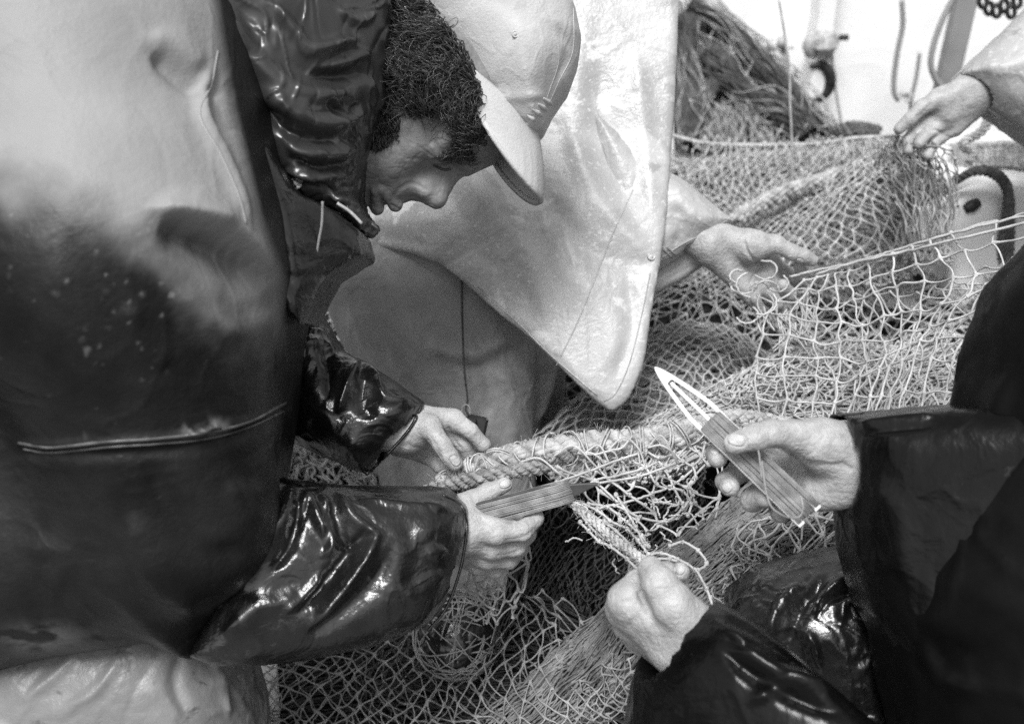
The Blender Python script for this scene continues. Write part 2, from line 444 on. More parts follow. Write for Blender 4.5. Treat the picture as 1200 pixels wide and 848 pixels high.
MAT = dict(
    skin=mat('skin', .34, .5, .4, var=.16, vscale=70, bump=.8, bscale=300, bdist=.0014, sss=.12, patch=[(75, .62, .74, .24, .5), (240, .66, .74, .22, .5)], attr='nail', attr_base=.41, attr_rough=.3),
    face=mat('shaded_face_skin', .17, .55, .35, var=.18, vscale=70, bump=.5, bscale=300, bdist=.0012, attr='nail', attr_base=.1, attr_rough=.6),
    oil_black=mat('black_oilskin', .008, .22, .5, coat=.4, coat_r=.14, var=.5, vscale=25, bump=.4, bscale=140, bdist=.002, patch=[(55, .60, .70, .035, .5), (14, .55, .65, .012, .42)], cre=.14, cscale=20),
    oil_dark=mat('jet_oilskin', .003, .28, .12, coat=.22, coat_r=.09, var=.4, vscale=25, bump=.3, bscale=120, bdist=.002, patch=[(60, .66, .72, .02, .5)], cre=.12, cscale=18),
    oil_fore=mat('dark_jacket', .003, .5, .10, coat=.0, coat_r=.3, var=.4, vscale=20, bump=.2, bscale=120, bdist=.001),
    oil_left=mat('weathered_sheen_oilskin', .009, .42, .2, coat=.06, coat_r=.25, var=.5, vscale=14, bump=.5, bscale=170, bdist=.0015,
                 attr='sheen_wear', attr_base=.27, attr_rough=.7, patch=[(70, .66, .74, .022, .55)], cre=.16, cscale=9),  # attribute paints sky sheen onto the upper cloth, plus scuffs and drops
    oil_light=mat('pale_oilskin', .36, .42, .5, coat=.12, coat_r=.25, var=.12, vscale=9, bump=.6, bscale=170, bdist=.0015,
                  patch=[(5, .5, .58, .29, .34), (12, .57, .63, .52, .55), (160, .58, .66, .50, .5), (9, .60, .66, .28, .22)], cre=.28, cscale=7),
    trouser=mat('grey_trousers', .30, .6, .35, var=.15, vscale=12, bump=.5, bscale=200, bdist=.0012, patch=[(90, .68, .74, .14, .6), (4, .5, .62, .23, .6)], cre=.4, cscale=10),
    trouser_l=mat('pale_trousers', .16, .42, .4, coat=.2, coat_r=.25, var=.25, vscale=9, bump=.5, bscale=160, bdist=.0015, patch=[(26, .58, .66, .08, .5), (8, .56, .62, .25, .5)], cre=.25, cscale=9),
    cap=mat('cap_cloth', .45, .8, .2, var=.05, vscale=18, bump=.6, bscale=420, bdist=.001, cre=.15, cscale=10),
    hair=mat('hair', .028, .34, .6, var=.4, vscale=80),
    cord=mat('net_twine', .43, .75, .3, var=.25, vscale=45, bump=.8, bscale=900, bdist=.0008),
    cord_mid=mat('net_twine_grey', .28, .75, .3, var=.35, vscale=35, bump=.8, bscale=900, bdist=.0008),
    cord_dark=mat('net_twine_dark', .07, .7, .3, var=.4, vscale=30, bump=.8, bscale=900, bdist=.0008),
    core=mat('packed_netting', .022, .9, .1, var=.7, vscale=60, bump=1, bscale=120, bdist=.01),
    rope=mat('rope_yarn', .38, .8, .2, var=.3, vscale=60, bump=.8, bscale=1200, bdist=.0006),
    rope_dark=mat('rope_dark', .14, .8, .2, var=.3, vscale=60, bump=.8, bscale=1200, bdist=.0006),
    plastic=mat('white_plastic', .72, .35, .5, var=.05, vscale=30),
    twine=mat('wound_twine', .21, .6, .3, var=.35, vscale=60, bump=.6, bscale=900, bdist=.0005),
    wood=mat('dark_wood', .05, .5, .4, var=.3, vscale=40),
    white=mat('white_paint', .80, .45, .4, var=.06, vscale=4, bump=.2, bscale=15, bdist=.004, patch=[(8, .66, .76, .50, .6), (40, .70, .76, .35, .6)], cre=.2, cscale=5),
    metal=mat('dull_metal', .35, .45, .6, var=.3, vscale=30),
    dark=mat('dark_rubber', .02, .5, .4, var=.3, vscale=30),
    grey_post=mat('grey_paint', .25, .5, .4, var=.1, vscale=10),
    deck=mat('deck_planks', .12, .6, .4, var=.4, vscale=8, bump=.5, bscale=30, bdist=.005),
    sea=mat('sea_water', .02, .08, .5, var=.1, vscale=.2, bump=.6, bscale=.8, bdist=.4),
)

# ================================================================== SETTING
def sheet(x0, x1, y0, y1, z): return np.array([[x0, y0, z], [x1, y0, z], [x1, y1, z], [x0, y1, z]], float), np.array([[0, 1, 2, 3]])
top('sea', sheet(-2500, 2500, -2500, 2500, -1.2), MAT['sea'], None, None, kind='structure', world=True)
pl = []
for i in range(44):
    x = -3.3 + i * .15
    pl.append(box_vf((x, .6, -.03), (1, 0, 0), (0, 1, 0), (0, 0, 1), .144, 7.2, .06, .004))
top('deck', joinVF(*pl), MAT['deck'], None, None, kind='structure', world=True, smooth=False)

# white bulwark behind the nets, folded back on the right
bul = thing('bulwark', 'white painted bulwark wall behind the piled nets with a rail on top', 'wall', (0, 3.6, 0))
wy = 3.6
obj('wall_panel', joinVF(box_vf((.2, wy + .05, .85), (1, 0, 0), (0, 1, 0), (0, 0, 1), 3.2, .1, 1.7, .01),
                         box_vf((2.62, wy + .0, .85), (1, -.12, 0), (.12, 1, 0), (0, 0, 1), 1.75, .1, 1.7, .01)), MAT['white'], bul, world=True, smooth=False)
obj('rail', box_vf((.9, wy + .03, 1.735), (1, 0, 0), (0, 1, 0), (0, 0, 1), 5.2, .2, .06, .012), MAT['white'], bul, world=True, smooth=False)
for x in (.15, 1.05, 1.78):
    obj('rib', box_vf((x, wy - .06, .85), (1, 0, 0), (0, 1, 0), (0, 0, 1), .06, .12, 1.69, .008), MAT['white'], bul, world=True, smooth=False)
obj('ledge', box_vf((.98, wy - .02, 1.44), (1, 0, 0.0), (0, 1, 0), (0, 0, 1), .75, .06, .045, .008), MAT['white'], bul, world=True, smooth=False)

# ================================================================== PEOPLE
def hand_field(parts, h=.0013, d0=1.0, extra=None):
    """parts: list of (k, [(px,py,dz,r_mm),...]); nails: list of (px,py,len,wid,dirpx)"""
    allp = []; 
    for k, ch in parts:
        for q in ch: allp.append(V(q[0], q[1], d0 + q[2]))
    allp = np.array(allp); rm = .032
    fld = Field(allp.min(0) - rm, allp.max(0) + rm, h)
    for k, ch in parts:
        P = [V(q[0], q[1], d0 + q[2]) for q in ch]; R = [q[3] * .001 for q in ch]
        fld.chain(P, R, k)
    return fld
def skin_detail(VF, grooves=(), nails=()):
    v, f = VF; n = normals(v, f)
    px = 600 + F * v[:, 0] / v[:, 2]; py = 424 + F * v[:, 1] / v[:, 2]
    face = np.clip(-n[:, 2] * 1.5 + .3, 0, 1)
    disp = -.00035 * (1 - np.abs(fbm(v * 160, 3))) ** 4 + .0005 * fbm(v * 45, 2)
    for line, wd, hh in grooves:
        d, t = seg_dist(px, py, spline([(a[0], a[1], 0) for a in line], 5)[:, :2])
        disp += hh * .001 * np.exp(-(d / wd) ** 2) * face * np.clip(np.sin(np.pi * np.clip(t, 0, 1)) * 2 + .15, 0, 1)
    nail = np.zeros(len(v))
    for (cx, cy, a, b, ang) in nails:      # ellipse in pixels, half axes a,b, angle of the finger
        c, s = math.cos(math.radians(ang)), math.sin(math.radians(ang))
        X = ((px - cx) * c + (py - cy) * s) / a; Y = (-(px - cx) * s + (py - cy) * c) / b
        q = (np.abs(X) ** 2.6 + np.abs(Y) ** 2.6) ** (1 / 2.6)
        w_ = face * (n[:, 2] < -.15)
        nail = np.maximum(nail, np.clip((1.0 - q) * 6, 0, 1) * w_)
        disp += w_ * (.0005 * (q < .95) - .0008 * np.exp(-((q - 1.08) / .13) ** 2))
    return (v + n * disp[:, None], f), nail
def person(label, base, meshes, nails, mats='skin'):
    o = thing('person', label, 'person', base)
    VF = joinVF(*meshes); b = obj('body', VF, MAT['skin'], o)
    at = b.data.attributes.new('nail', 'FLOAT', 'POINT'); at.data.foreach_set('value', np.concatenate(nails).astype(np.float32))
    return o, b
def coarse(prims, h=.009, sm=2):
    """simple body under the clothes: list of (k,[(point,r),...]) in view metres"""
    allp = np.array([p for k, ch in prims for p, r in ch]); R = max(r for k, ch in prims for p, r in ch)
    fl = Field(allp.min(0) - R - .03, allp.max(0) + R + .03, h)
    for k, ch in prims: fl.chain([p for p, r in ch], [r for p, r in ch], k)
    return fl.mesh(sm)
def floor_pt(px, py, d, z):               # point straight below (px,py,d) at height z
    p = W(px, py, d); p[2] = z; return fromW(p)
def cloth(pil, bounds, h=.003, cones=(), cuts=(), folds=(), wr=1.0, wscale=22, seed=0, sm=3, sub=False, k=.02):
    lo, hi = bounds
    fl = Field(lo, hi, h)
    for p in pil: fl.pillow(*p[:5], k=(p[5] if len(p) > 5 else k))
    for c in cones: fl.cone(*c)
    for c in cuts: fl.cone(*c, sub=True)
    VF = fl.mesh(sm)
    if sub: VF = subdiv(VF)
    return fold(VF, folds, wr, wscale, seed)
def bb(polys, d, z0, z1, m=.02):
    P = np.concatenate([np.asarray(p, float) for p in polys])
    a = (P.min(0) - [600, 424]) * d / F - m; b = (P.max(0) - [600, 424]) * d / F + m
    return np.array([a[0], a[1], z0]), np.array([b[0], b[1], z1])
def lin(x0, z0, x1, z1, axis=0):
    def fn(px, py):
        q = px if axis == 0 else py
        return (z0 + (z1 - z0) * np.clip((q - x0) / (x1 - x0), -.5, 1.5)).astype(np.float32)
    return fn

# ---------------------------------------------------------------- the old fisherman bending in from the left
# far hand on the rope
hA = hand_field([
    (.012, [(440, 498, .0, 25), (478, 504, 0, 24)]),
    (.012, [(480, 492, .0, 15), (531, 492, .0, 11.5)]), (.012, [(476, 502, .012, 15), (528, 506, .014, 11)]),
    (.012, [(472, 512, .018, 14), (516, 521, .022, 11)]), (.012, [(468, 518, .022, 13), (502, 533, .028, 10)]),
    (.008, [(480, 498, -.004, 15), (503, 500, -.018, 11.5)]),
    (.004, [(503, 500, -.018, 11), (519, 523, -.028, 8.6), (526, 534, -.03, 8.2), (533, 543, -.029, 7.4)]),
    (.004, [(531, 492, 0, 9.6), (552, 505, -.004, 8.4)]), (.0015, [(552, 505, -.004, 8.2), (566, 521, .002, 7.4), (571, 532, .012, 6.8)]),
    (.004, [(528, 506, .014, 9.6), (545, 522, .012, 8.4)]), (.0015, [(545, 522, .012, 8.2), (552, 540, .018, 7.2)]),
    (.004, [(516, 521, .022, 9.4), (529, 537, .02, 8.2)]), (.0015, [(529, 537, .02, 8), (538, 552, .024, 7)]),
    (.004, [(502, 533, .028, 8.4), (515, 546, .024, 7.4)]), (.0015, [(515, 546, .024, 7.4), (526, 556, .026, 6.5)]),
], d0=.985)
vA, nA = skin_detail(subdiv(hA.mesh(2)), grooves=[
    ([(513, 512), (520, 508)], 2.2, -.5), ([(521, 533), (531, 527)], 2, -.5), ([(505, 512), (517, 540), (515, 548)], 3, -1.2),
    ([(524, 497), (530, 512), (541, 528)], 2.4, -1.3), ([(540, 497), (548, 492)], 2.4, -.5), ([(500, 512), (505, 530), (512, 540)], 2.5, -.9),
    ([(545, 512), (558, 500)], 2.0, -.5), ([(470, 520), (500, 528)], 3, -.8)],
    nails=[(533.5, 540, 6.5, 5.2, 50)])
# near hand holding the wound needle
hB = hand_field([
    (.012, [(500, 628, .0, 27), (535, 622, 0, 25)]),
    (.012, [(535, 606, -.004, 15), (580, 622, -.012, 12.5)]), (.012, [(533, 620, .006, 16), (576, 640, .006, 12)]),
    (.012, [(530, 632, .02, 15), (570, 652, .022, 11.5)]), (.012, [(528, 640, .032, 14), (560, 660, .038, 11)]),
    (.010, [(530, 602, -.004, 16), (553, 590, .002, 12)]),
    (.005, [(553, 590, .002, 11), (572, 577, .006, 9.2), (591, 568, .004, 7.8)]),
    (.006, [(580, 622, -.012, 11), (612, 622, -.012, 9.4)]), (.002, [(612, 622, -.012, 9.2), (627, 607, -.002, 8.4), (622, 594, .016, 7.6)]),
    (.006, [(576, 640, .006, 11), (605, 640, .01, 9.4)]), (.002, [(605, 640, .01, 9.2), (618, 626, .022, 8.4), (612, 608, .034, 7.4)]),
    (.006, [(570, 652, .022, 10.4), (597, 655, .028, 9)]), (.002, [(597, 655, .028, 9), (610, 642, .038, 8), (604, 622, .046, 7.4)]),
    (.006, [(560, 660, .038, 9), (580, 668, .044, 8)]), (.002, [(580, 668, .044, 8), (594, 658, .052, 7)]),
], d0=.93)
vB, nB = skin_detail(subdiv(hB.mesh(2)), grooves=[
    ([(560, 606), (575, 614), (583, 626)], 4, -1.4), ([(575, 572), (582, 582)], 2, -.5), ([(588, 634), (612, 630), (628, 618)], 2.5, -1.0),
    ([(580, 652), (600, 648), (616, 640)], 2.5, -1.0), ([(606, 614), (611, 632)], 2, -.5), ([(549, 600), (560, 630)], 7, .8), ([(552, 625), (570, 650)], 6, .6)],
    nails=[(592, 566.5, 7, 5.4, -22)])

# head ------------------------------------------------------------
HU = np.array([.915, -.40, 0.0]); HU /= np.linalg.norm(HU)      # towards the crown
HF = np.array([.40, .915, 0.0]); HF /= np.linalg.norm(HF)       # where he looks
HS = np.array([0, 0, -1.0])                                   # his side turned to the camera
yaw = math.radians(6)
HF2 = HF * math.cos(yaw) + HS * math.sin(yaw); HS2 = HS * math.cos(yaw) - HF * math.sin(yaw); HF, HS = HF2, HS2
HC = V(490, 125, 1.0)                                         # between the ears at eye level
def hp(u, f_, s): return HC + HU * u * .001 + HF * f_ * .001 + HS * s * .001
AX = np.stack([HU, HF, HS])
fl = Field(HC - .18, HC + .18, .002)
fl.ell(hp(36, -14, 0), AX, (.078, .092, .075), .01)           # cranium
fl.ell(hp(42, 26, 0), AX, (.044, .052, .058), .02)            # forehead
fl.ell(hp(-28, 24, 0), AX, (.055, .048, .050), .02)           # mid face
fl.ell(hp(-74, 36, 0), AX, (.034, .034, .036), .018)          # jaw front
for s in (-1, 1):
    fl.cone(hp(-90, 36, 24 * s), hp(-58, -22, 50 * s), .016, .014, .02)   # jaw line
    fl.cone(hp(-20, 46, 38 * s), hp(-10, 0, 58 * s), .015, .012, .018)    # cheekbone
    fl.cone(hp(-48, 50, 26 * s), hp(-70, 30, 36 * s), .018, .016, .02)    # cheek
    fl.ell(hp(1, 76, 31 * s), AX, (.013, .015, .016), .004, sub=True)      # eye socket
    fl.ell(hp(0, 60, 31 * s), AX, (.0125, .0125, .0130), .003)             # eyeball with lids
    fl.cone(hp(7, 66, 20 * s), hp(4, 60, 45 * s), .0042, .0034, .004)       # upper lid
    fl.cone(hp(-6, 65, 22 * s), hp(-4, 60, 43 * s), .0036, .003, .004)       # lower lid
    fl.cone(hp(18, 73, 9 * s), hp(14, 57, 46 * s), .0080, .0050, .014)       # brow ridge
fl.cone(hp(20, 64, 0), hp(-22, 76, 0), .011, .014, .008)
fl.cone(hp(17, 70, 0), hp(-20, 94, 0), .0070, .0090, .008)       # nose
fl.cone(hp(-20, 94, 0), hp(-35, 84, 0), .0090, .006, .006)
for s in (-1, 1): fl.ell(hp(-27, 82, 11 * s), AX, (.0095, .011, .0075), .006)
fl.ell(hp(-47, 70, 0), AX, (.022, .014, .024), .01)
for s in (-1, 1):
    fl.cone(hp(-60, 84, 0), hp(-66, 70, 22 * s), .0058, .003, .005)
    fl.cone(hp(-78, 79, 0), hp(-73, 69, 21 * s), .0060, .003, .005)
fl.cone(hp(-69.5, 92, -18), hp(-69.5, 92, 18), .0022, .0022, 0, sub=True)
fl.ell(hp(-100, 57, 0), AX, (.018, .017, .020), .012)
fl.cone(hp(-50, -20, 0), hp(-120, -80, 0), .050, .058, .03)   # neck
for s in (1, -1):
    e = hp(-12, -20, 74 * s); fl.ell(e, AX, (.030, .017, .007), .004); fl.ell(e + HS * .004 * s + HF * .002, AX, (.017, .009, .006), .003, sub=True)
hv = subdiv(fl.mesh(2)); 
def wrinkle_head(VF):
    v, f = VF; n = normals(v, f)
    disp = -.0005 * (1 - np.abs(fbm(v * 90, 3))) ** 4 + .0006 * fbm(v * 40, 2)
    px = 600 + F * v[:, 0] / v[:, 2]; py = 424 + F * v[:, 1] / v[:, 2]; fc = np.clip(-n[:, 2] * 1.5 + .3, 0, 1)
    gr = [([(500, 222), (484, 215), (468, 222), (458, 236)], 3, -1.0), ([(515, 190), (500, 178), (490, 172)], 1.8, -.6), ([(513, 196), (498, 188), (486, 186)], 1.8, -.6),
          ([(470, 246), (458, 240)], 1.6, -1.2), ([(516, 196), (526, 190), (534, 198)], 1.5, -.9), ([(548, 175), (540, 160)], 2, -.5)]
    for line, wd, hh in gr:
        d, t = seg_dist(px, py, spline([(a[0], a[1], 0) for a in line], 5)[:, :2]); disp += hh * .001 * np.exp(-(d / wd) ** 2) * fc
    return v + n * disp[:, None], f
hv = wrinkle_head(hv)
chest = HC + np.array([-.19, .02, .02])
bodyL = coarse([(.05, [(hp(-95, -75, 0), .058), (V(250, 230, 1.0), .10), (V(60, 300, .94), .11), (V(20, 620, .95), .10), (V(10, 760, .98), .09)]),
                (.03, [(V(180, 200, .82), .06), (V(190, 600, .84), .035), (V(300, 680, .88), .033), (V(420, 672, .91), .028), (V(505, 630, .93), .025)]),
                (.03, [(V(280, 240, .98), .06), (V(330, 430, 1.0), .04), (V(440, 498, .985), .025)]),
                (.03, [(V(10, 760, .98), .08), (floor_pt(10, 760, .98, .5), .06), (floor_pt(10, 760, .98, .06), .05)])], .008)
z_ = lambda VF: np.zeros(len(VF[0]))
p1, b1 = person('fisherman in a pale cap and wet oilskins bending over the rope from the left', W(60, 760, .9) * [1, 1, 0],
                [vA, vB, hv, bodyL], [nA, nB, z_(hv), z_(bodyL)])
# give the face a darker second material, the cap's shade put into its colour
b1.data.materials.append(MAT['face'])
nvab = len(vA[1]) + len(vB[1]); mi = np.zeros(len(b1.data.polygons), np.int32); mi[nvab:nvab + len(hv[1])] = 1
b1.data.polygons.foreach_set('material_index', mi)

# hair: curled locks over the temple, in front of and behind the ear
def locks(n, region, seed, ln=(.014, .034), r=.0007, lift=.005, flow=1.0):
    g = np.random.default_rng(seed); b = bvh(hv); P = []
    cnt = 0
    while cnt < n:
        x = g.uniform(region[0], region[2]); y = g.uniform(region[1], region[3])
        if not region[4](x, y): continue
        cnt += 1
        p = on(b, x, y, 0); 
        L = g.uniform(*ln); a0 = g.uniform(0, 6.28); m = 10
        nz = np.array([float(fbm((p * 28 + k_ * 11)[None], 2)[0]) for k_ in range(2)]); dr = (-HF * (.30 + .8 * nz[0]) - HU * (.75 + .5 * nz[1])) * flow + HF * (1 - flow) * .8 + g.normal(0, .16, 3) + np.array([0, 0, -.12]); dr /= np.linalg.norm(dr)
        t = np.linspace(0, 1, m)[:, None]
        s1 = np.cross(dr, [0, 0, 1.]); s1 /= np.linalg.norm(s1) + 1e-9; s2 = np.cross(dr, s1)
        cr = .003 + .009 * abs(nz[0]); tw = 7 + 4 * nz[1] + g.uniform(-.5, .5); a0 = 3 * nz[1] + g.normal(0, .5)
        q = p + dr * L * t + (s1 * np.cos(a0 + tw * t) + s2 * np.sin(a0 + tw * t)) * cr * np.minimum(t * 3, 1) + np.array([0, 0, -1]) * lift * np.sin(t * 2.6)
        P.append(q)
    P = np.array(P); R = np.linspace(1, .25, 10)[None] * r
    return tubes(P, np.repeat(R, len(P), 0), 4)
inpoly = lambda poly: (lambda x, y: bool(poly_sd(np.array([x]), np.array([y]), np.array(poly, float))[0] < 0))
hair_poly = [(410, -60), (480, -60), (510, 0), (572, 105), (572, 172), (560, 168), (545, 140), (520, 132), (500, 138), (484, 128), (474, 112), (462, 96), (440, 88), (425, 60)]
side_poly = [(448, 130), (470, 135), (468, 165), (445, 178), (430, 170)]
obj('hair', joinVF(locks(2600, (410, -60, 575, 180, inpoly(hair_poly)), 5), locks(1300, (410, -60, 575, 180, inpoly(hair_poly)), 15, (.028, .05), .0006, .009), locks(420, (430, 60, 575, 180, inpoly(hair_poly)), 16, (.02, .032), .0005, .011, .55), locks(260, (425, 125, 475, 180, inpoly(side_poly)), 6, (.006, .014), .0006, .003),
                   locks(90, (512, 165, 560, 195, inpoly([(515, 180), (535, 166), (562, 182), (560, 192), (545, 186), (530, 184)])), 8, (.005, .010), .0005, .002, 0.0)), MAT['hair'], p1)

obj('eyelashes', joinVF(seamline(bvh(hv), [(508, 193), (515, 197), (522, 199), (528, 198)], .0012, .0006), seamline(bvh(hv), [(506, 186), (514, 184), (524, 187), (531, 192)], .0006, .0003)), MAT['hair'], p1)
# cap ---------------------------------------------------------------
fc = Field(V(440, -120, .86) - [0, 0, .03], V(720, 270, 1.14), .0025)
capo = [(462, -90), (478, 10), (520, 66), (562, 118), (592, 138), (622, 157), (638, 150), (650, 126), (668, 100), (679, 70), (683, 40), (676, 5), (650, -60), (600, -105), (520, -120)]
fc.pillow(capo, .97, lambda x, y: (.905 + 0 * x).astype(np.float32), .095, .085, .01)
fc.pillow([(405, -100), (478, 12), (520, 68), (560, 119), (568, 185), (400, 280), (300, 0)], .97, .80, .2, .01, 0, True) if False else None
cv = fold(subdiv(fc.mesh(3)), [([(560, -10), (640, 30), (655, 70), (640, 120)], 16, -2.5), ([(590, 110), (600, 128), (622, 140)], 10, 2), ([(560, 100), (590, 112), (640, 112)], 7, 1.5),
                               ([(600, 20), (625, 60), (620, 100)], 14, 1.6), ([(655, 30), (668, 60), (655, 95)], 5, -1.6)], .5, 20)
cap = obj('cap', cv, MAT['cap'], p1)
cb_ = bvh(cv)
obj('cap_seam', joinVF(seamline(cb_, [(474, 8), (500, 40), (535, 84), (560, 118)], .0007, -.0004, fb=.93), seamline(cb_, [(480, 6), (506, 37), (541, 80), (566, 113)], .0007, -.0004, fb=.93),
                       seamline(cb_, [(562, 119), (592, 138), (620, 155)], .0007, -.0004, fb=.93), seamline(cb_, [(672, 10), (671, 60), (655, 95), (642, 124)], .0007, -.0004, fb=.93),
                       seamline(cb_, [(570, -60), (630, 0), (655, 60), (640, 118)], .0007, -.0004, fb=.93)), MAT['cap'], cap)
obj('eyelet', disc(on(cb_, 604, 40, .001, .93), .0032, .0015, ax=(.2, .2, -1)), MAT['metal'], cap)
# strap of folded cloth at the front edge of the crown
st = [];
for i in range(5):
    a = np.array([624, 150]) * (1 - i / 4) + np.array([648, 124]) * i / 4
    st.append(tube1([on(cb_, a[0] - 12, a[1] - 9, -.001, .93), on(cb_, a[0] - 6, a[1] - 5, -.0005, .93), on(cb_, a[0] - 1, a[1] - 1, -.001, .93)], [.0012, .0026, .0012], 8))
obj('cap_band', joinVF(*st), MAT['cap'], cap)
# peak: a curved sheet with real thickness
def peak_vf():
    A_, T_ = np.meshgrid(np.linspace(-1, 1, 41), np.linspace(0, 1, 16), indexing='ij')
    ur, fr, sr = 98 - 40 * A_ ** 2, 72 - 58 * A_ ** 2, 71 * A_
    rt = 1 - .0 * A_; end = np.sqrt(np.clip(1 - np.abs(A_) ** 3.2, 0, 1))
    ue, fe, se = 74 - 26 * A_ ** 2, 60 + 80 * end - 20 * A_ ** 2, 60 * A_
    U = ur + (ue - ur) * T_ + 3 * np.sin(np.pi * T_); Fq = fr + (fe - fr) * T_; Sq = sr + (se - sr) * T_
    P = HC + (U[..., None] * HU + Fq[..., None] * HF + Sq[..., None] * HS) * .001
    du = HU * .0020; n, m = A_.shape; i = np.arange(n * m).reshape(n, m)
    f = np.stack([i[:-1, :-1].ravel(), i[1:, :-1].ravel(), i[1:, 1:].ravel(), i[:-1, 1:].ravel()], 1)
    b = np.concatenate([i[:-1, 0], i[-1, :-1], i[1:, -1][::-1], i[0, 1:][::-1]])
    fbq = np.stack([b, np.roll(b, -1), np.roll(b, -1) + n * m, b + n * m], 1)
    return np.concatenate([(P - du).reshape(-1, 3), (P + du).reshape(-1, 3)]), np.concatenate([f, f[:, ::-1] + n * m, fbq[:, ::-1]])
pkv = peak_vf()
obj('peak', pkv, MAT['cap'], cap)
pe = HC + np.stack([HU * (.001 * (74 - 26 * a_ ** 2)) + HF * (.001 * (60 + 80 * math.sqrt(max(1 - abs(a_) ** 3.2, 0)) - 20 * a_ ** 2 - 4)) + HS * .060 * a_ for a_ in np.linspace(-.97, .97, 40)])
obj('peak_edge', tube1(pe, .0024, 8, smooth=False), MAT['cap'], cap)

# jacket -------------------------------------------------------------
torso = [(-200, -200), (235, -150), (300, 30), (330, 140), (352, 250), (362, 325), (345, 400), (340, 450), (337, 485), (326, 560), (305, 640), (262, 752), (246, 757), (200, 738), (100, 752), (-30, 782), (-200, 800)]
bnd = bb([torso], .89, .60, 1.12)
fj = Field(*bnd, .0042)
fj.pillow(torso, .89, .745, .15, .12, .02)
fj.cone(V(90, 110, .80), V(130, 300, .765), .135, .115, .04)
fj.cone(V(130, 300, .765), V(215, 600, .80), .115, .075, .04)
jv = fj.mesh(4)
jv = subdiv(jv)
jf = [([(178, 62), (200, 80), (225, 100), (246, 108)], 13, -9), ([(172, 45), (200, 50), (240, 80)], 14, 4),
      ([(246, 80), (236, 130), (262, 185), (285, 240), (292, 268)], 9, 7), ([(258, 85), (252, 130), (278, 180), (300, 235)], 9, -4),
      ([(186, 266), (215, 276), (265, 300), (315, 338)], 28, -17), ([(230, 280), (285, 300), (325, 338)], 14, -6), ([(175, 244), (215, 248), (260, 258), (300, 285), (335, 330)], 9, 6), ([(200, 330), (240, 372), (285, 386), (338, 358)], 16, 7),
      ([(180, 240), (230, 245), (280, 256)], 16, 6), ([(150, 350), (170, 400), (200, 430)], 20, 4), ([(60, 300), (100, 420), (120, 480)], 30, 3),
      ([(20, 520), (120, 520), (240, 508), (335, 474)], 7, 3.0), ([(20, 532), (120, 532), (240, 520), (335, 488)], 9, -3.5), ([(214, 496), (228, 508), (246, 498), (262, 506)], 4, 4), ([(222, 506), (240, 500), (256, 496)], 3, 4),
      ([(170, 540), (200, 600), (240, 650), (300, 640)], 20, -6), ([(150, 600), (190, 680), (240, 720)], 20, 6), ([(270, 560), (290, 600), (300, 560)], 16, 4),
      ([(30, 640), (70, 650), (60, 700)], 16, 4)]
jv = fold(jv, jf, .9, 9, 3)
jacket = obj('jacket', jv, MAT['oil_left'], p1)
def set_attr(o, name, val):
    a = o.data.attributes.new(name, 'FLOAT', 'POINT'); a.data.foreach_set('value', np.asarray(val, np.float32))
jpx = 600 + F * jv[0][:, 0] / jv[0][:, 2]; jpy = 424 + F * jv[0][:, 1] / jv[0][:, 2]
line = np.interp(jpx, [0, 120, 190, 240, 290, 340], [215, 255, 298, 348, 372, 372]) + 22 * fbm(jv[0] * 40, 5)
sheen_wear = np.clip((line - jpy) / 140 + .5, 0, 1); sheen_wear = sheen_wear * sheen_wear * (3 - 2 * sheen_wear)  # sky sheen painted in as paler cloth on the upper jacket
sheen_wear *= np.clip((300 - jpx - .0 * jpy + (jpy < 999) * np.interp(jpy, [0, 100, 250, 330], [-40, -25, 10, 40])) / 16, 0, 1) * (.88 + .14 * np.clip(fbm(jv[0] * 14, 3), -1, 1))
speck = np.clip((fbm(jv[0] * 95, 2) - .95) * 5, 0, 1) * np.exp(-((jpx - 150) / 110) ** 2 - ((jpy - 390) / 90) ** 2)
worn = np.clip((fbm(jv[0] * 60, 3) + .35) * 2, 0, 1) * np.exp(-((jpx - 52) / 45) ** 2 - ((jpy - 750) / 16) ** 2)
hollow = np.exp(-(seg_dist(jpx, jpy, [(190, 272), (230, 290), (280, 318), (322, 345)])[0] / 24) ** 2)  # shade of the overhanging fold, painted in as darker colour
sheen_wear *= 1 - .55 * hollow
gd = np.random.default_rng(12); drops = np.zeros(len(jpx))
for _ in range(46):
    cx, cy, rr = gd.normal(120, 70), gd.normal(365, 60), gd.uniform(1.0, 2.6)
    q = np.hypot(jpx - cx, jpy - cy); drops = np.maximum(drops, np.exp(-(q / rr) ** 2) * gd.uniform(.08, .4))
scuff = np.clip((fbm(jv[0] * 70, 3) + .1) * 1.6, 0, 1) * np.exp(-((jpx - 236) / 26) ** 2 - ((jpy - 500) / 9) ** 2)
set_attr(jacket, 'sheen_wear', np.clip(sheen_wear + .5 * speck + .5 * worn + .9 * scuff + drops, 0, 1))
jb = bvh(jv)
sm_ = mat('lighter_seam', .07, .4, .4, var=.5, vscale=60)  # seam colour lighter than the cloth around it
obj('seam', joinVF(seamline(jb, [(22, 519), (60, 524), (120, 518), (180, 514), (240, 507), (290, 495), (335, 472)], .0013, -.0004),
                   seamline(jb, [(28, 526), (60, 530), (120, 524), (180, 520), (240, 514), (290, 501), (332, 482)], .0011, -.0004)), sm_, jacket)
obj('seam', seamline(jb, [(255, 60), (247, 100), (234, 135), (258, 180), (280, 230), (288, 262)], .0012, -.0006), mat('pale_seam', .25, .5, .4), jacket)
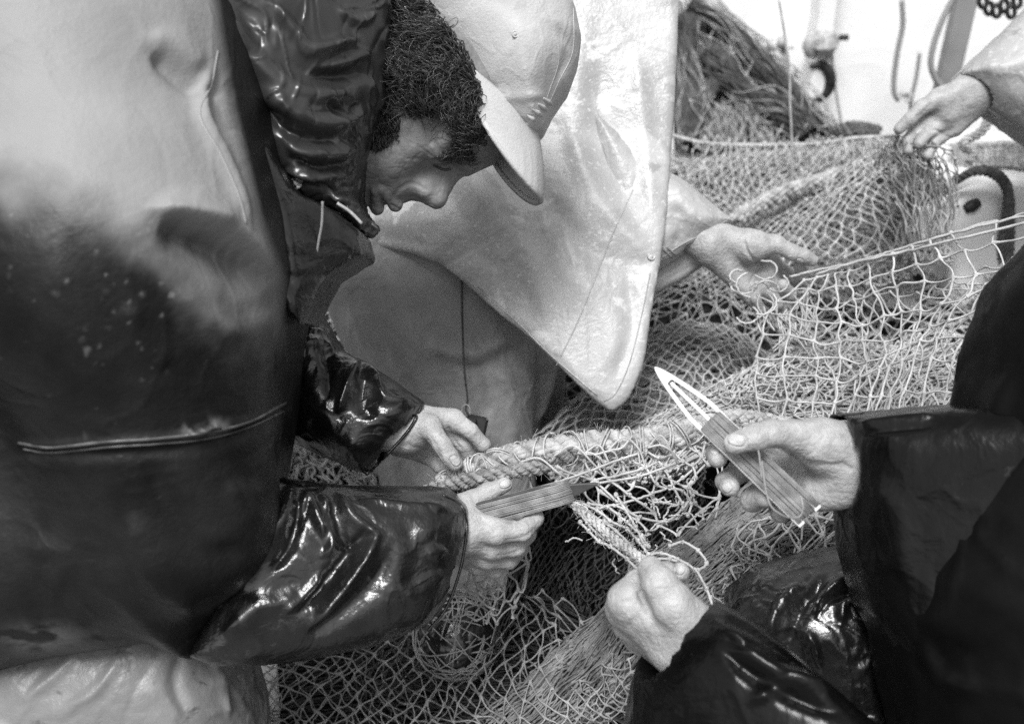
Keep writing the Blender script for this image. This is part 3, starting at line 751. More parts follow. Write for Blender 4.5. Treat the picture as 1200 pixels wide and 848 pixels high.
# near sleeve
ns = [(236, 752), (262, 690), (296, 600), (326, 560), (350, 566), (400, 573), (470, 576), (520, 580), (545, 602), (547, 630), (540, 668), (524, 712), (500, 742), (430, 763), (340, 773), (270, 768)]
b_ = bb([ns], .88, .74, 1.0)
nsz = lin(250, .785, 545, .862)
cut_a, cut_b = V(520, 660, .93), V(575, 650, .94)
nsv = cloth([(ns, .865, nsz, .058, .052)], b_, .0028, sm=3, cuts=[(cut_a, cut_b, .043, .047, .002)],
            folds=[([(342, 572), (330, 610), (300, 650), (288, 682)], 11, 10), ([(352, 590), (340, 640), (318, 668)], 8, -7),
                   ([(352, 600), (360, 585), (372, 610), (380, 630)], 7, 8), ([(372, 578), (388, 605), (388, 640), (378, 650)], 8, 7), ([(395, 580), (412, 608), (444, 628)], 7, 9), ([(386, 590), (396, 620), (420, 650)], 8, -8),
                   ([(444, 625), (425, 655), (400, 690), (366, 732)], 9, 11), ([(430, 620), (408, 650), (385, 680), (352, 715)], 9, -9),
                   ([(460, 640), (440, 680), (400, 720), (360, 748)], 12, -6), ([(350, 690), (330, 705), (300, 712), (262, 745)], 12, 6), ([(376, 670), (366, 690), (330, 720)], 7, 6),
                   ([(430, 583), (470, 590), (515, 594), (536, 604)], 6, 3), ([(500, 650), (515, 645), (520, 640)], 8, 3), ([(470, 700), (500, 690), (520, 665)], 14, 3), ([(470, 610), (490, 650), (480, 700)], 16, -3)],
            wr=1.1, wscale=13, seed=4, sub=True)
obj('sleeve', nsv, MAT['oil_black'], jacket)
nb = bvh(nsv)
obj('cuff', joinVF(seamline(nb, [(519, 580), (538, 590), (546, 606), (546, 630), (539, 668), (523, 712), (501, 739)], .0014, -.0006, fb=.9)), MAT['oil_black'], jacket)
# far sleeve
fs = [(322, 390), (352, 366), (368, 362), (382, 385), (396, 410), (432, 430), (466, 452), (497, 474), (482, 502), (456, 532), (428, 557), (380, 538), (328, 517)]
b_ = bb([fs], 1.0, .88, 1.16)
fsv = cloth([(fs, .975, lin(330, .955, 490, .925), .055, .05)], b_, .0028, cuts=[(V(462, 512, .985), V(520, 530, .99), .030, .036, .002)],
            folds=[([(420, 422), (412, 440), (402, 470), (398, 482)], 6, 9), ([(422, 420), (436, 440), (450, 468), (486, 474)], 6, 9), ([(428, 445), (425, 475), (440, 490)], 11, -6),
                   ([(345, 400), (370, 402), (392, 412)], 8, 6), ([(375, 395), (385, 430), (385, 470)], 7, -5), ([(360, 440), (390, 500), (430, 530)], 14, 4)],
            wr=1.6, wscale=18, seed=9, sub=True)
obj('sleeve', fsv, MAT['oil_black'], jacket)
fbv = bvh(fsv)
obj('cuff', seamline(fbv, [(495, 473), (481, 501), (455, 531), (430, 555)], .0018, -.001, fb=.96), MAT['oil_black'], jacket)

# hood bunched round the neck, and the open front below it
hood = [(215, -80), (452, -80), (446, 40), (440, 95), (424, 130), (410, 170), (402, 205), (408, 232), (424, 250), (414, 262), (396, 246), (384, 236), (352, 228), (325, 200), (290, 140), (262, 85), (232, 30)]
hoodv = cloth([(hood, .86, lin(230, .775, 440, .865), .085, .05)], bb([hood], .88, .72, 1.12), .0034, sm=3,
              folds=[([(262, 20), (300, 55), (350, 100), (410, 110)], 20, 12), ([(318, 5), (345, 40), (365, 58), (415, 45)], 10, 9), ([(280, 5), (310, 60), (360, 92), (430, 85)], 14, -10),
                     ([(312, 105), (340, 130), (380, 145), (430, 130)], 12, 9), ([(300, 120), (340, 155), (400, 165)], 10, -9), ([(370, 80), (400, 75), (436, 60)], 6, 5),
                     ([(330, 160), (360, 180), (415, 178)], 8, 7), ([(340, 185), (370, 195), (412, 192)], 6, -6), ([(335, 200), (375, 208), (412, 205)], 6, 6), ([(350, 216), (380, 222), (418, 226)], 5, -5),
                     ([(385, 228), (405, 236), (432, 250)], 4, 4), ([(395, 10), (420, 25), (440, 15)], 6, 5), ([(420, 120), (405, 135), (380, 120)], 5, -5), ([(392, 160), (405, 172), (420, 160)], 4, 4)],
              wr=3.0, wscale=20, seed=12, sub=True)
hm = mat('hood_oilskin', .03, .3, .4, coat=.15, coat_r=.2, var=.3, vscale=15, bump=.2, bscale=90, bdist=.001)
hd = obj('hood', hoodv, hm, jacket)
plk = [(218, -40), (245, 20), (275, 90), (300, 140), (330, 195), (352, 228), (384, 240), (412, 262), (418, 290), (378, 322), (352, 380), (336, 360), (330, 300), (312, 235), (285, 170), (258, 105), (236, 60)]
plv = cloth([(plk, .84, lin(230, .745, 400, .86), .05, .012)], bb([plk], .86, .7, 1.05), .003, folds=[([(262, 80), (300, 160), (335, 250), (345, 330)], 10, 3), ([(300, 250), (330, 310), (345, 340)], 10, -4)], wr=1.2, wscale=18, seed=2, sub=False)
obj('storm_flap', plv, MAT['oil_black'], jacket)
hb_ = bvh(hoodv)
c0 = on(hb_, 347, 214, .001, fallback=.85)
from_axis = np.array([0, 0, -1.0])
obj('snap', disc(c0 + [0, 0, -.001], .0055, .003, ax=(.2, -.1, -1)), MAT['metal'], hd)
obj('drawstring', joinVF(tube1([V(378, 236, .83), V(377, 262, .835), V(373, 285, .84), V(368, 318, .845)], .0012, 6),
                         tube1([V(395, 238, .86), V(410, 248, .862), V(424, 262, .864)], .0015, 6)), MAT['cord_mid'], hd)

# trousers
tr = [(-200, 700), (200, 690), (250, 745), (272, 790), (287, 850), (300, 1000), (315, 1200), (-200, 1200)]
trv = cloth([(tr, .90, .84, .11, .09)], bb([tr], .92, .78, 1.1), .005, folds=[([(30, 820), (80, 775), (95, 745)], 8, 3), ([(70, 840), (120, 800), (140, 770)], 8, 2.5), ([(215, 760), (205, 800), (220, 840)], 9, -4), ([(245, 765), (262, 800), (268, 840)], 6, 4)], wr=2.4, wscale=10, seed=7, sub=True)
legv = coarse([(.03, [(V(20, 1080, .99), .10), (floor_pt(20, 1080, .99, .02), .09)]), (.03, [(V(190, 1080, 1.0), .10), (floor_pt(190, 1080, 1.0, .02), .09)])], .01)
obj('trousers', joinVF(trv, legv), MAT['trouser_l'], p1)

# ---------------------------------------------------------------- the man standing opposite, head out of the picture
hE = hand_field([
    (.014, [(806, 274, .014, 22), (832, 284, 0, 25)]),
    (.014, [(840, 280, .006, 16), (903, 306, .03, 12)]), (.014, [(836, 288, .006, 16), (898, 323, .03, 12)]),
    (.014, [(834, 293, .006, 15), (890, 337, .03, 11.5)]), (.014, [(834, 297, .002, 14), (880, 347, .02, 11.5)]),
    (.012, [(845, 278, 0, 17), (880, 288, -.006, 19), (908, 286, -.008, 12)]),
    (.005, [(908, 286, -.008, 11.6), (929, 296, -.006, 9.4), (941, 300, -.004, 9), (952, 305, 0, 7.6)]),
    (.005, [(903, 306, .03, 10), (932, 327, .045, 9)]), (.0015, [(932, 327, .045, 9), (940, 322, .026, 8.6), (937, 311, .012, 7.8)]),
    (.005, [(898, 323, .03, 10.4), (922, 345, .04, 9.4)]), (.0015, [(922, 345, .04, 9.2), (926, 345, .016, 8.6), (918, 334, .004, 8)]),
    (.005, [(890, 337, .03, 10), (910, 359, .035, 9)]), (.0015, [(910, 359, .035, 9), (911, 356, .012, 8.2), (903, 344, .002, 7.8)]),
    (.005, [(880, 347, .02, 9), (893, 366, .022, 8)]), (.0015, [(893, 366, .022, 8), (891, 362, .004, 7.4), (885, 350, -.004, 7)]),
], d0=1.265, h=.0016)
vE, nE = skin_detail(subdiv(hE.mesh(2)), grooves=[
    ([(871, 278), (876, 296), (888, 308), (902, 312)], 2.4, -2.0), ([(862, 300), (880, 318), (905, 318)], 2, -1.2), ([(850, 275), (856, 286), (854, 300)], 2, -.7),
    ([(909, 280), (910, 292), (906, 302)], 1.8, -1.2), ([(886, 322), (896, 316), (905, 316)], 1.6, -.9), ([(879, 332), (884, 322), (890, 318)], 1.6, -.9), ([(928, 290), (926, 300)], 1.4, -.7),
    ([(880, 270), (884, 276)], 1.2, -.5), ([(870, 268), (874, 274)], 1.2, -.5)],
    nails=[(937, 308, 5, 4.4, -70)])
bodyM = coarse([(.05, [(V(560, -320, 1.5), .055), (V(560, -230, 1.5), .06), (V(560, -100, 1.48), .15), (V(540, 150, 1.47), .15), (V(520, 330, 1.46), .13)]),
                (.04, [(V(690, -120, 1.46), .07), (V(700, 120, 1.44), .045), (V(790, 268, 1.295), .02)]),
                (.04, [(V(490, 350, 1.46), .09), (floor_pt(490, 350, 1.46, .5), .07), (floor_pt(490, 350, 1.46, .06), .05)]),
                (.04, [(V(600, 350, 1.52), .09), (floor_pt(600, 350, 1.52, .5), .07), (floor_pt(600, 350, 1.52, .06), .05)])], .012)
# his head, above the frame
cH = V(560, -440, 1.47)
fh = Field(cH - .16, cH + .16, .004); I3 = np.eye(3)
fh.ell(cH, I3, (.075, .10, .092), .02); fh.ell(cH + [0, .055, -.02], I3, (.055, .07, .065), .02); fh.cone(cH + [0, .03, -.09], cH + [0, .045, -.105], .008, .011, .008)
for s in (-1, 1):
    fh.ell(cH + [.031 * s, .018, -.088], I3, (.012, .009, .008), .002, True); fh.ell(cH + [.031 * s, .018, -.08], I3, (.011, .011, .011), .002); fh.ell(cH + [.076 * s, .03, .005], I3, (.007, .028, .016), .004)
fh.cone(cH + [-.02, .078, -.078], cH + [.02, .078, -.078], .005, .005, .004); fh.cone(cH + [0, .09, .0], cH + [0, .17, .02], .055, .06, .02)
mh = fh.mesh(2)
p2, b2 = person('man in pale shiny jacket and grey trousers, his open hand lifting the net', W(550, 350, 1.48) * [1, 1, 0],
                [vE, mh, bodyM], [nE, z_(mh), z_(bodyM)])
fw = Field(cH - .16, cH + .16, .004); fw.ell(cH + [0, -.03, .012], I3, (.084, .088, .10), .01); fw.cone(cH + [0, -.02, -.06], cH + [0, -.02, -.16], .03, .02, .02)
obj('cap', fold(fw.mesh(2), [], 1, 20), MAT['dark'], p2)
mj = [(300, -260), (420, -330), (700, -330), (812, -200), (800, 14), (798, 60), (792, 150), (786, 200), (778, 270), (771, 312), (760, 370), (750, 428), (740, 452), (729, 470), (713, 482), (699, 472), (676, 452), (652, 428), (622, 398), (575, 360), (545, 332), (515, 308), (480, 294), (430, 284), (395, 276), (340, 240)]
mjv = cloth([(mj, 1.24, lambda x, y: (1.27 - .05 * np.clip((y - 150) / 300, 0, 1) - .03 * np.clip((x - 480) / 200, -1, 1) * np.clip((y + 50) / 300, 0, 1) + .06 * np.clip((760 - x) / 300 - .6, 0, 1)).astype(np.float32),
              lambda x, y: (.010 + .17 * np.clip((260 - y + (640 - x) * .2) / 300, 0, 1)).astype(np.float32), .010, .02)],
            bb([mj], 1.26, 1.12, 1.75, .03), .005,
            folds=[([(700, 60), (710, 160), (735, 230), (745, 265)], 20, -4.4), ([(745, 60), (755, 150), (765, 250)], 12, 3.3), ([(668, 150), (700, 230), (752, 290), (765, 296)], 14, 3.85),
                   ([(640, 230), (690, 290), (745, 310), (765, 300)], 16, -4.4), ([(540, 200), (590, 260), (630, 330), (640, 380)], 16, 4.4), ([(520, 210), (560, 290), (600, 340)], 14, -3.3),
                   ([(640, 300), (700, 350), (720, 400), (700, 440)], 18, 3.3), ([(420, 255), (470, 262), (520, 255)], 14, 3.85), ([(410, 270), (460, 280), (510, 290)], 8, -2.2),
                   ([(735, 320), (740, 380), (722, 440)], 10, -3.3), ([(690, 20), (672, 120), (680, 200)], 18, 2.75)], wr=.9, wscale=8, seed=31, sub=True)
mjo = obj('jacket', mjv, MAT['oil_light'], p2)
mb = bvh(mjv)
obj('seam', joinVF(seamline(mb, [(742, 222), (720, 270), (700, 320), (678, 375), (652, 428)], .0008, .0002, fb=1.2), 
                   seamline(mb, [(700, 463), (650, 420), (600, 372), (545, 326)], .001, .0002, fb=1.2)), MAT['oil_light'], mjo)
obj('hem', joinVF(seamline(mb, [(692, 458), (650, 418), (600, 371), (560, 336)], .0009, -.0002, fb=1.2), seamline(mb, [(708, 470), (722, 460), (738, 425), (752, 370), (762, 320)], .0009, -.0002, fb=1.2)), MAT['trouser'], mjo)
obj('snap', disc(on(mb, 764, 300, .002, 1.2), .0052, .003, ax=(.3, -.2, -1)), MAT['metal'], mjo)
ms = [(690, 120), (775, 195), (800, 208), (830, 232), (862, 258), (834, 279), (801, 298), (775, 316), (740, 330), (700, 320)]
msv = cloth([(ms, 1.265, 1.235, .05, .042)], bb([ms], 1.26, 1.15, 1.40), .0035, cuts=[(V(822, 286, 1.285), V(880, 312, 1.285), .036, .042, .001)],
            folds=[([(790, 215), (810, 245), (835, 262)], 14, 4), ([(800, 288), (840, 268), (854, 264)], 3, 2), ([(790, 240), (800, 270), (790, 290)], 9, -4)], wr=1.2, wscale=16, seed=5, sub=True)
so_ = obj('sleeve', msv, MAT['oil_light'], mjo)
ms2 = [(735, 270), (790, 262), (830, 262), (838, 276), (828, 308), (802, 327), (765, 346), (735, 352)]
obj('cuff', cloth([(ms2, 1.31, 1.285, .018, .014)], bb([ms2], 1.26, 1.2, 1.36), .003, folds=[([(768, 336), (798, 318), (822, 304)], 3, -1.5)], wr=.8, wscale=16, seed=8), MAT['oil_light'], mjo)
sb_ = bvh(msv)
obj('cuff_stitch', joinVF(seamline(sb_, [(852, 258), (826, 273), (798, 287), (776, 302)], .0011, .0003, fb=1.22), seamline(sb_, [(777, 292), (788, 302)], .0012, .0003, fb=1.22), seamline(sb_, [(781, 289), (792, 299)], .0012, .0003, fb=1.22)), MAT['trouser'], so_)
mt = [(345, 180), (640, 240), (632, 380), (628, 430), (627, 512), (634, 640), (640, 900), (470, 900), (440, 640), (432, 545), (428, 470), (410, 432), (392, 400), (370, 350), (355, 300)]
mtv = cloth([(mt, 1.31, lambda x, y: (1.285 + .0 * x + .04 * np.clip((y - 400) / 300, 0, 1)).astype(np.float32), .11, .09)], bb([mt], 1.36, 1.2, 1.6), .006,
            folds=[([(600, 390), (560, 415), (500, 410)], 10, 6), ([(606, 405), (570, 430), (530, 428)], 9, -5), ([(480, 340), (510, 420), (520, 480)], 24, -6), ([(400, 360), (430, 420), (460, 470)], 22, 5), ([(585, 430), (600, 480), (600, 520)], 14, 5), ([(555, 380), (575, 450), (560, 500)], 12, -5)],
            wr=2.5, wscale=8, seed=15, sub=True)
mt2 = [(600, 330), (650, 400), (656, 425), (648, 462), (634, 500), (640, 640), (650, 900), (590, 900)]
mt2v = cloth([(mt2, 1.45, 1.40, .08, .06)], bb([mt2], 1.5, 1.3, 1.7), .006, folds=[([(640, 425), (636, 460), (628, 490)], 5, -5), ([(650, 430), (640, 470), (630, 495)], 4, 4)], wr=1.5, wscale=12, seed=16, sub=True)
obj('trousers', joinVF(mtv, mt2v), MAT['trouser'], p2)
# black case on a cord, hanging from his jacket
cs = thing('small_case', 'small black case hanging on a thin cord in front of the grey trousers', 'case', W(558, 512, 1.2))
obj('case_body', joinVF(box_vf(V(558, 501, 1.235), (1, .22, 0), (-.22, 1, 0), (0, 0, 1), .026, .030, .018, .003), box_vf(V(552, 492, 1.225), (1, .22, 0), (-.22, 1, 0), (0, 0, 1), .014, .006, .022, .001)), MAT['dark'], cs, smooth=False)
obj('cord', joinVF(tube1([V(541, 320, 1.265), V(542, 380, 1.26), V(544, 430, 1.25), V(546, 452, 1.245)], .0013, 6), tube1([V(546, 452, 1.245), V(548, 468, 1.24), V(546, 480, 1.235), V(552, 490, 1.23)], .0012, 6)), MAT['dark'], cs)
obj('ring', tube1([V(546 + 5 * math.cos(a), 482 + 8 * math.sin(a), 1.235) for a in np.linspace(0, 2 * math.pi, 12)], .0009, 6), MAT['metal'], cs)

# ---------------------------------------------------------------- the dark figure in the right foreground
hC_ = hand_field([
    (.014, [(1050, 545, -.01, 27), (990, 540, 0, 27)]),
    (.014, [(990, 520, .008, 16), (910, 514, .034, 12)]), (.014, [(990, 535, .01, 16), (912, 538, .038, 12)]),
    (.014, [(990, 550, .01, 16), (925, 560, .036, 12)]), (.014, [(990, 562, .006, 16), (942, 577, .03, 12)]),
    (.012, [(995, 524, -.004, 18), (962, 520, -.012, 18.5), (932, 511, -.022, 12)]),
    (.012, [(1000, 572, -.002, 15), (955, 580, .008, 13)]),
    (.004, [(932, 511, -.022, 12), (905, 507, -.03, 10.4), (886, 511, -.032, 10), (860, 520, -.03, 8.2)]),
    (.005, [(910, 514, .034, 11), (852, 524, .032, 9.4)]), (.0015, [(852, 524, .032, 9.2), (839, 531, .014, 8.6), (841, 537, .002, 7.8)]),
    (.005, [(912, 538, .038, 11), (866, 552, .032, 10)]), (.0015, [(866, 552, .032, 9.8), (851, 564, .014, 9.2), (855, 570, .0, 8.4)]),
    (.005, [(925, 560, .036, 11), (890, 580, .03, 10)]), (.0015, [(890, 580, .03, 10), (882, 586, .01, 9.8), (896, 582, -.006, 8.8)]),
    (.005, [(942, 577, .03, 10), (915, 596, .022, 9)]), (.0015, [(915, 596, .022, 9), (915, 600, .004, 8.6), (928, 591, -.008, 7.8)]),
], d0=.80)
vC, nC = skin_detail(subdiv(hC_.mesh(2)), grooves=[
    ([(905, 522), (925, 534), (950, 544), (985, 546), (998, 550)], 4, -1.6), ([(893, 500), (889, 512)], 1.8, -.5), ([(943, 535), (952, 530), (958, 524)], 2.4, -.6),
    ([(880, 536), (868, 540), (858, 548)], 2, -.8), ([(985, 540), (1000, 552)], 3, -.7), ([(912, 496), (922, 506)], 2, .4), ([(905, 572), (903, 582)], 2, -.6)],
    nails=[(863, 515, 10.5, 7, 14), (838, 527, 5, 6, 70), (852, 571, 6.5, 6.5, 60), (905, 577, 8, 6, -20), (929, 584, 7, 5, -20)])
hD = hand_field([
    (.016, [(850, 800, .01, 30), (805, 757, 0, 28)]),
    (.016, [(805, 742, -.012, 17), (737, 703, -.004, 15)]), (.016, [(800, 755, .008, 17), (731, 714, .012, 14)]),
    (.016, [(795, 765, .026, 16), (737, 730, .032, 13)]), (.016, [(790, 772, .042, 15), (748, 748, .048, 12)]),
    (.008, [(815, 735, -.018, 19), (788, 706, -.028, 15.5)]),
    (.004, [(788, 706, -.028, 15), (773, 684, -.028, 13), (763, 667, -.016, 10.2)]),
    (.006, [(735, 702, -.004, 13), (747, 683, .002, 10.5)]), (.002, [(747, 683, .002, 10.3), (768, 673, .012, 9.2), (782, 669, .014, 8)]),
    (.006, [(731, 714, .012, 12), (742, 690, .026, 10)]), (.002, [(742, 690, .026, 10), (772, 680, .032, 9), (797, 670, .018, 8.2)]),
    (.006, [(737, 730, .032, 11), (752, 702, .044, 10)]), (.002, [(752, 702, .044, 10), (780, 690, .046, 9), (796, 688, .034, 8)]),
], d0=.76)
vD, nD = skin_detail(subdiv(hD.mesh(2)), grooves=[([(749, 690), (755, 706), (762, 722)], 4, -3.2), ([(766, 678), (784, 678)], 2.0, -.8), ([(770, 690), (790, 688)], 2.0, -.6), ([(724, 706), (738, 704), (748, 712)], 4, -.8), ([(735, 735), (750, 722)], 4, -.8),
                                               ([(755, 740), (775, 730), (790, 740)], 14, .9), ([(730, 712), (740, 725)], 4, .6)], nails=[(797, 667, 6, 6, -40)])
bodyR = coarse([(.05, [(V(1500, 250, .62), .09), (V(1500, 500, .66), .13), (V(1480, 900, .72), .13)]),
                (.03, [(V(1450, 330, .70), .05), (V(1250, 640, .76), .035), (V(1050, 545, .79), .027)]),
                (.03, [(V(1450, 500, .75), .04), (V(1200, 1100, .74), .03), (V(850, 800, .77), .028)]),
                (.03, [(V(1450, 950, .72), .09), (floor_pt(1450, 950, .72, .5), .07), (floor_pt(1450, 950, .72, .05), .05)])], .009)
p3, b3 = person('person in black oilskins in the right foreground holding a white netting needle', W(1450, 950, .72) * [1, 1, 0],
                [vC, vD, bodyR], [nC, nD, z_(bodyR)])
rj = [(1420, 60), (1290, 150), (1215, 235), (1187, 268), (1150, 312), (1128, 345), (1112, 395), (1103, 440), (1097, 482), (1060, 560), (1020, 640), (1012, 700), (1040, 860), (1080, 1050), (1700, 1050), (1700, 60)]
us = [(1000, 490), (1040, 484), (1100, 476), (1200, 470), (1300, 600), (1250, 860), (1100, 860), (1022, 720), (1008, 660), (1003, 590)]
ls = [(852, 716), (878, 727), (905, 745), (935, 768), (975, 800), (1012, 832), (1080, 900), (1200, 1000), (1200, 1150), (760, 1150), (742, 900), (752, 840), (765, 797), (782, 765), (800, 742), (826, 722)]
rjv = cloth([(rj, .80, lin(1000, .70, 1400, .56), .09, .08)], bb([rj], .84, .45, .98), .005,
            folds=[([(1187, 430), (1150, 520), (1110, 600), (1060, 680)], 16, 7), ([(1160, 400), (1120, 500), (1080, 590)], 16, -5), ([(1080, 750), (1100, 790), (1150, 812)], 10, 5)], wr=2.5, wscale=8, seed=41)
rjo = obj('jacket', rjv, MAT['oil_fore'], p3)
usv = cloth([(us, .765, lin(1000, .742, 1200, .66), .055, .032)], bb([us], .80, .58, .92), .0032, cuts=[(V(1012, 540, .80), V(960, 540, .80), .036, .038, .001)],
            folds=[([(1004, 497), (1050, 491), (1098, 486)], 5, 4), ([(1004, 508), (1050, 502), (1098, 498)], 4, -3), ([(1010, 560), (1050, 600), (1060, 680)], 16, 3)], wr=.7, wscale=10, seed=42, sub=True)
obj('sleeve', usv, MAT['oil_dark'], rjo)
lsv = cloth([(ls, .715, lin(770, .705, 1050, .60), .06, .05)], bb([ls], .78, .50, .92), .0032, cuts=[(V(812, 762, .765), V(770, 725, .765), .040, .042, .001)],
            folds=[([(838, 728), (860, 745), (880, 765), (920, 790), (985, 815)], 9, 5), ([(850, 745), (870, 758), (885, 757)], 5, -3), ([(845, 760), (880, 790), (930, 815), (980, 835)], 10, -6),
                   ([(880, 820), (930, 800), (980, 830)], 12, 5), ([(850, 722), (900, 750), (950, 785)], 6, -2)], wr=.8, wscale=10, seed=43, sub=True)
obj('sleeve', lsv, MAT['oil_dark'], rjo)
ap = [(868, 730), (880, 708), (905, 688), (950, 672), (1000, 660), (1050, 650), (1150, 700), (1150, 1000), (960, 1000), (930, 830), (895, 760)]
apv = cloth([(ap, .86, .83, .08, .06)], bb([ap], .88, .76, 1.06), .0035,
            folds=[([(950, 686), (925, 698), (908, 725), (905, 750)], 8, 8), ([(968, 678), (940, 712), (922, 760)], 9, -7), ([(1010, 682), (985, 685), (962, 705), (950, 720)], 9, 9), ([(1012, 702), (990, 706), (985, 730)], 7, 6), ([(958, 720), (975, 700), (1005, 695)], 5, -6),
                   ([(945, 740), (955, 755), (962, 785)], 5, 5), ([(940, 750), (930, 790)], 6, -5)], wr=2.5, wscale=18, seed=44, sub=True)
alg = coarse([(.03, [(V(1080, 980, .93), .09), (floor_pt(1080, 980, .93, .02), .08)])], .01)
obj('trousers', joinVF(apv, alg), MAT['oil_black'], p3)

# ---------------------------------------------------------------- the hand and sleeve reaching in top right
hF_ = hand_field([
    (.016, [(1180, 75, .0, 28), (1140, 105, 0, 28)]),
    (.016, [(1138, 102, -.006, 20), (1102, 116, -.01, 17)]), (.016, [(1145, 112, .0, 20), (1108, 134, .0, 18)]), (.016, [(1148, 118, .012, 19), (1118, 148, .014, 16)]),
    (.008, [(1104, 114, -.01, 14), (1080, 126, -.014, 11.5)]), (.004, [(1080, 126, -.014, 11.5), (1066, 140, -.012, 10), (1054, 151, -.006, 8.6)]),
    (.006, [(1098, 136, .004, 11.5), (1076, 148, .01, 10.5)]), (.002, [(1076, 148, .01, 10), (1064, 164, .008, 9), (1065, 176, .006, 8)]),
    (.006, [(1108, 144, .006, 11), (1086, 156, .0, 10)]), (.002, [(1086, 156, .0, 10), (1077, 168, -.008, 8.6)]),
    (.006, [(1115, 152, .014, 11), (1096, 166, .01, 9.6)]), (.002, [(1096, 166, .01, 9.4), (1087, 182, .004, 8)]),
], d0=1.5, h=.002)
vF_, nF = skin_detail(subdiv(hF_.mesh(2)), grooves=[([(1076, 152), (1095, 152), (1115, 163)], 2.5, -2), ([(1072, 140), (1082, 132), (1094, 120)], 3, -1.4), ([(1112, 104), (1105, 112)], 3, -.7)], nails=[])
bodyF = coarse([(.05, [(V(1400, -260, 1.75), .09), (V(1400, -40, 1.8), .14), (V(1400, 300, 1.8), .13)]), (.03, [(V(1340, -120, 1.65), .06), (V(1270, -10, 1.55), .045), (V(1180, 75, 1.5), .028)]),
                (.03, [(V(1370, 320, 1.8), .09), (floor_pt(1370, 320, 1.8, .05), .06)])], .014)
p4, b4 = person('person mostly out of view at the right edge, hand reaching down from a pale cuff', W(1370, 320, 1.8) * [1, 1, 0], [vF_, bodyF], [nF, z_(bodyF)])
s4 = [(1120, 90), (1150, 62), (1187, 27), (1260, -50), (1420, -160), (1560, -60), (1500, 120), (1300, 230), (1187, 148), (1160, 130), (1140, 112)]
s4v = cloth([(s4, 1.5, 1.43, .075, .06)], bb([s4], 1.52, 1.36, 1.75), cuts=[(V(1140, 108, 1.5), V(1105, 130, 1.5), .034, .036, .001)],
            folds=[([(1130, 95), (1160, 122), (1187, 142)], 4, 3), ([(1150, 80), (1187, 75), (1210, 60)], 14, 4)], wr=1.5, wscale=12, seed=51, sub=True, h=.0035)
j4 = obj('jacket', joinVF(s4v, cloth([([(1188, 150), (1215, 90), (1400, -200), (1700, -200), (1700, 620), (1178, 620), (1184, 300)], 1.97, 1.68, .14, .1)], bb([[(1170, -200), (1700, 620)]], 1.98, 1.6, 2.05), .01, wr=3, wscale=6, seed=52)), MAT['oil_light'], p4)
s4b = bvh(s4v)
obj('cuff', seamline(s4b, [(1121, 91), (1140, 112), (1162, 130), (1187, 147)], .0022, 0, fb=1.46), MAT['trouser'], j4)
obj('trousers', coarse([(.03, [(V(1370, 560, 1.88), .13), (floor_pt(1370, 560, 1.88, .02), .10)])], .014), MAT['trouser'], p4)

# ================================================================== NETS
def patch(ctrl):
    """ctrl[rows][cols] of (px,py,d): smooth surface in the view frame"""
    C_ = np.array([[V(*c) for c in r] for r in ctrl]); nr, nc = C_.shape[:2]
    def cr(A, t):            # Catmull-Rom along axis 0
        n = A.shape[0]; t = np.clip(t, 0, 1) * (n - 1); i = np.minimum(t.astype(int), n - 2); f = t - i
        A = np.concatenate([2 * A[:1] - A[1:2], A, 2 * A[-1:] - A[-2:-1]]); i = i + 1
        f = f.reshape(f.shape + (1,) * (A.ndim - 1)) if False else f
        return i, f, A
    def S(u, v):
        shp = u.shape; u = u.ravel(); v = v.ravel()
        i, f, A = cr(C_, v)
        j, g, _ = cr(np.zeros((nc, 1)), u)
        B = np.concatenate([2 * A[:, :1] - A[:, 1:2], A, 2 * A[:, -1:] - A[:, -2:-1]], 1)
        def w4(t): return [(-t + 2 * t ** 2 - t ** 3) / 2, (2 - 5 * t ** 2 + 3 * t ** 3) / 2, (t + 4 * t ** 2 - 3 * t ** 3) / 2, (-t ** 2 + t ** 3) / 2]
        wf, wg = w4(f), w4(g); out = 0
        for a in range(4):
            for b in range(4): out = out + (wf[a] * wg[b])[:, None] * B[i - 1 + a, j - 1 + b]
        return out.reshape(shp + (3,))
    return S
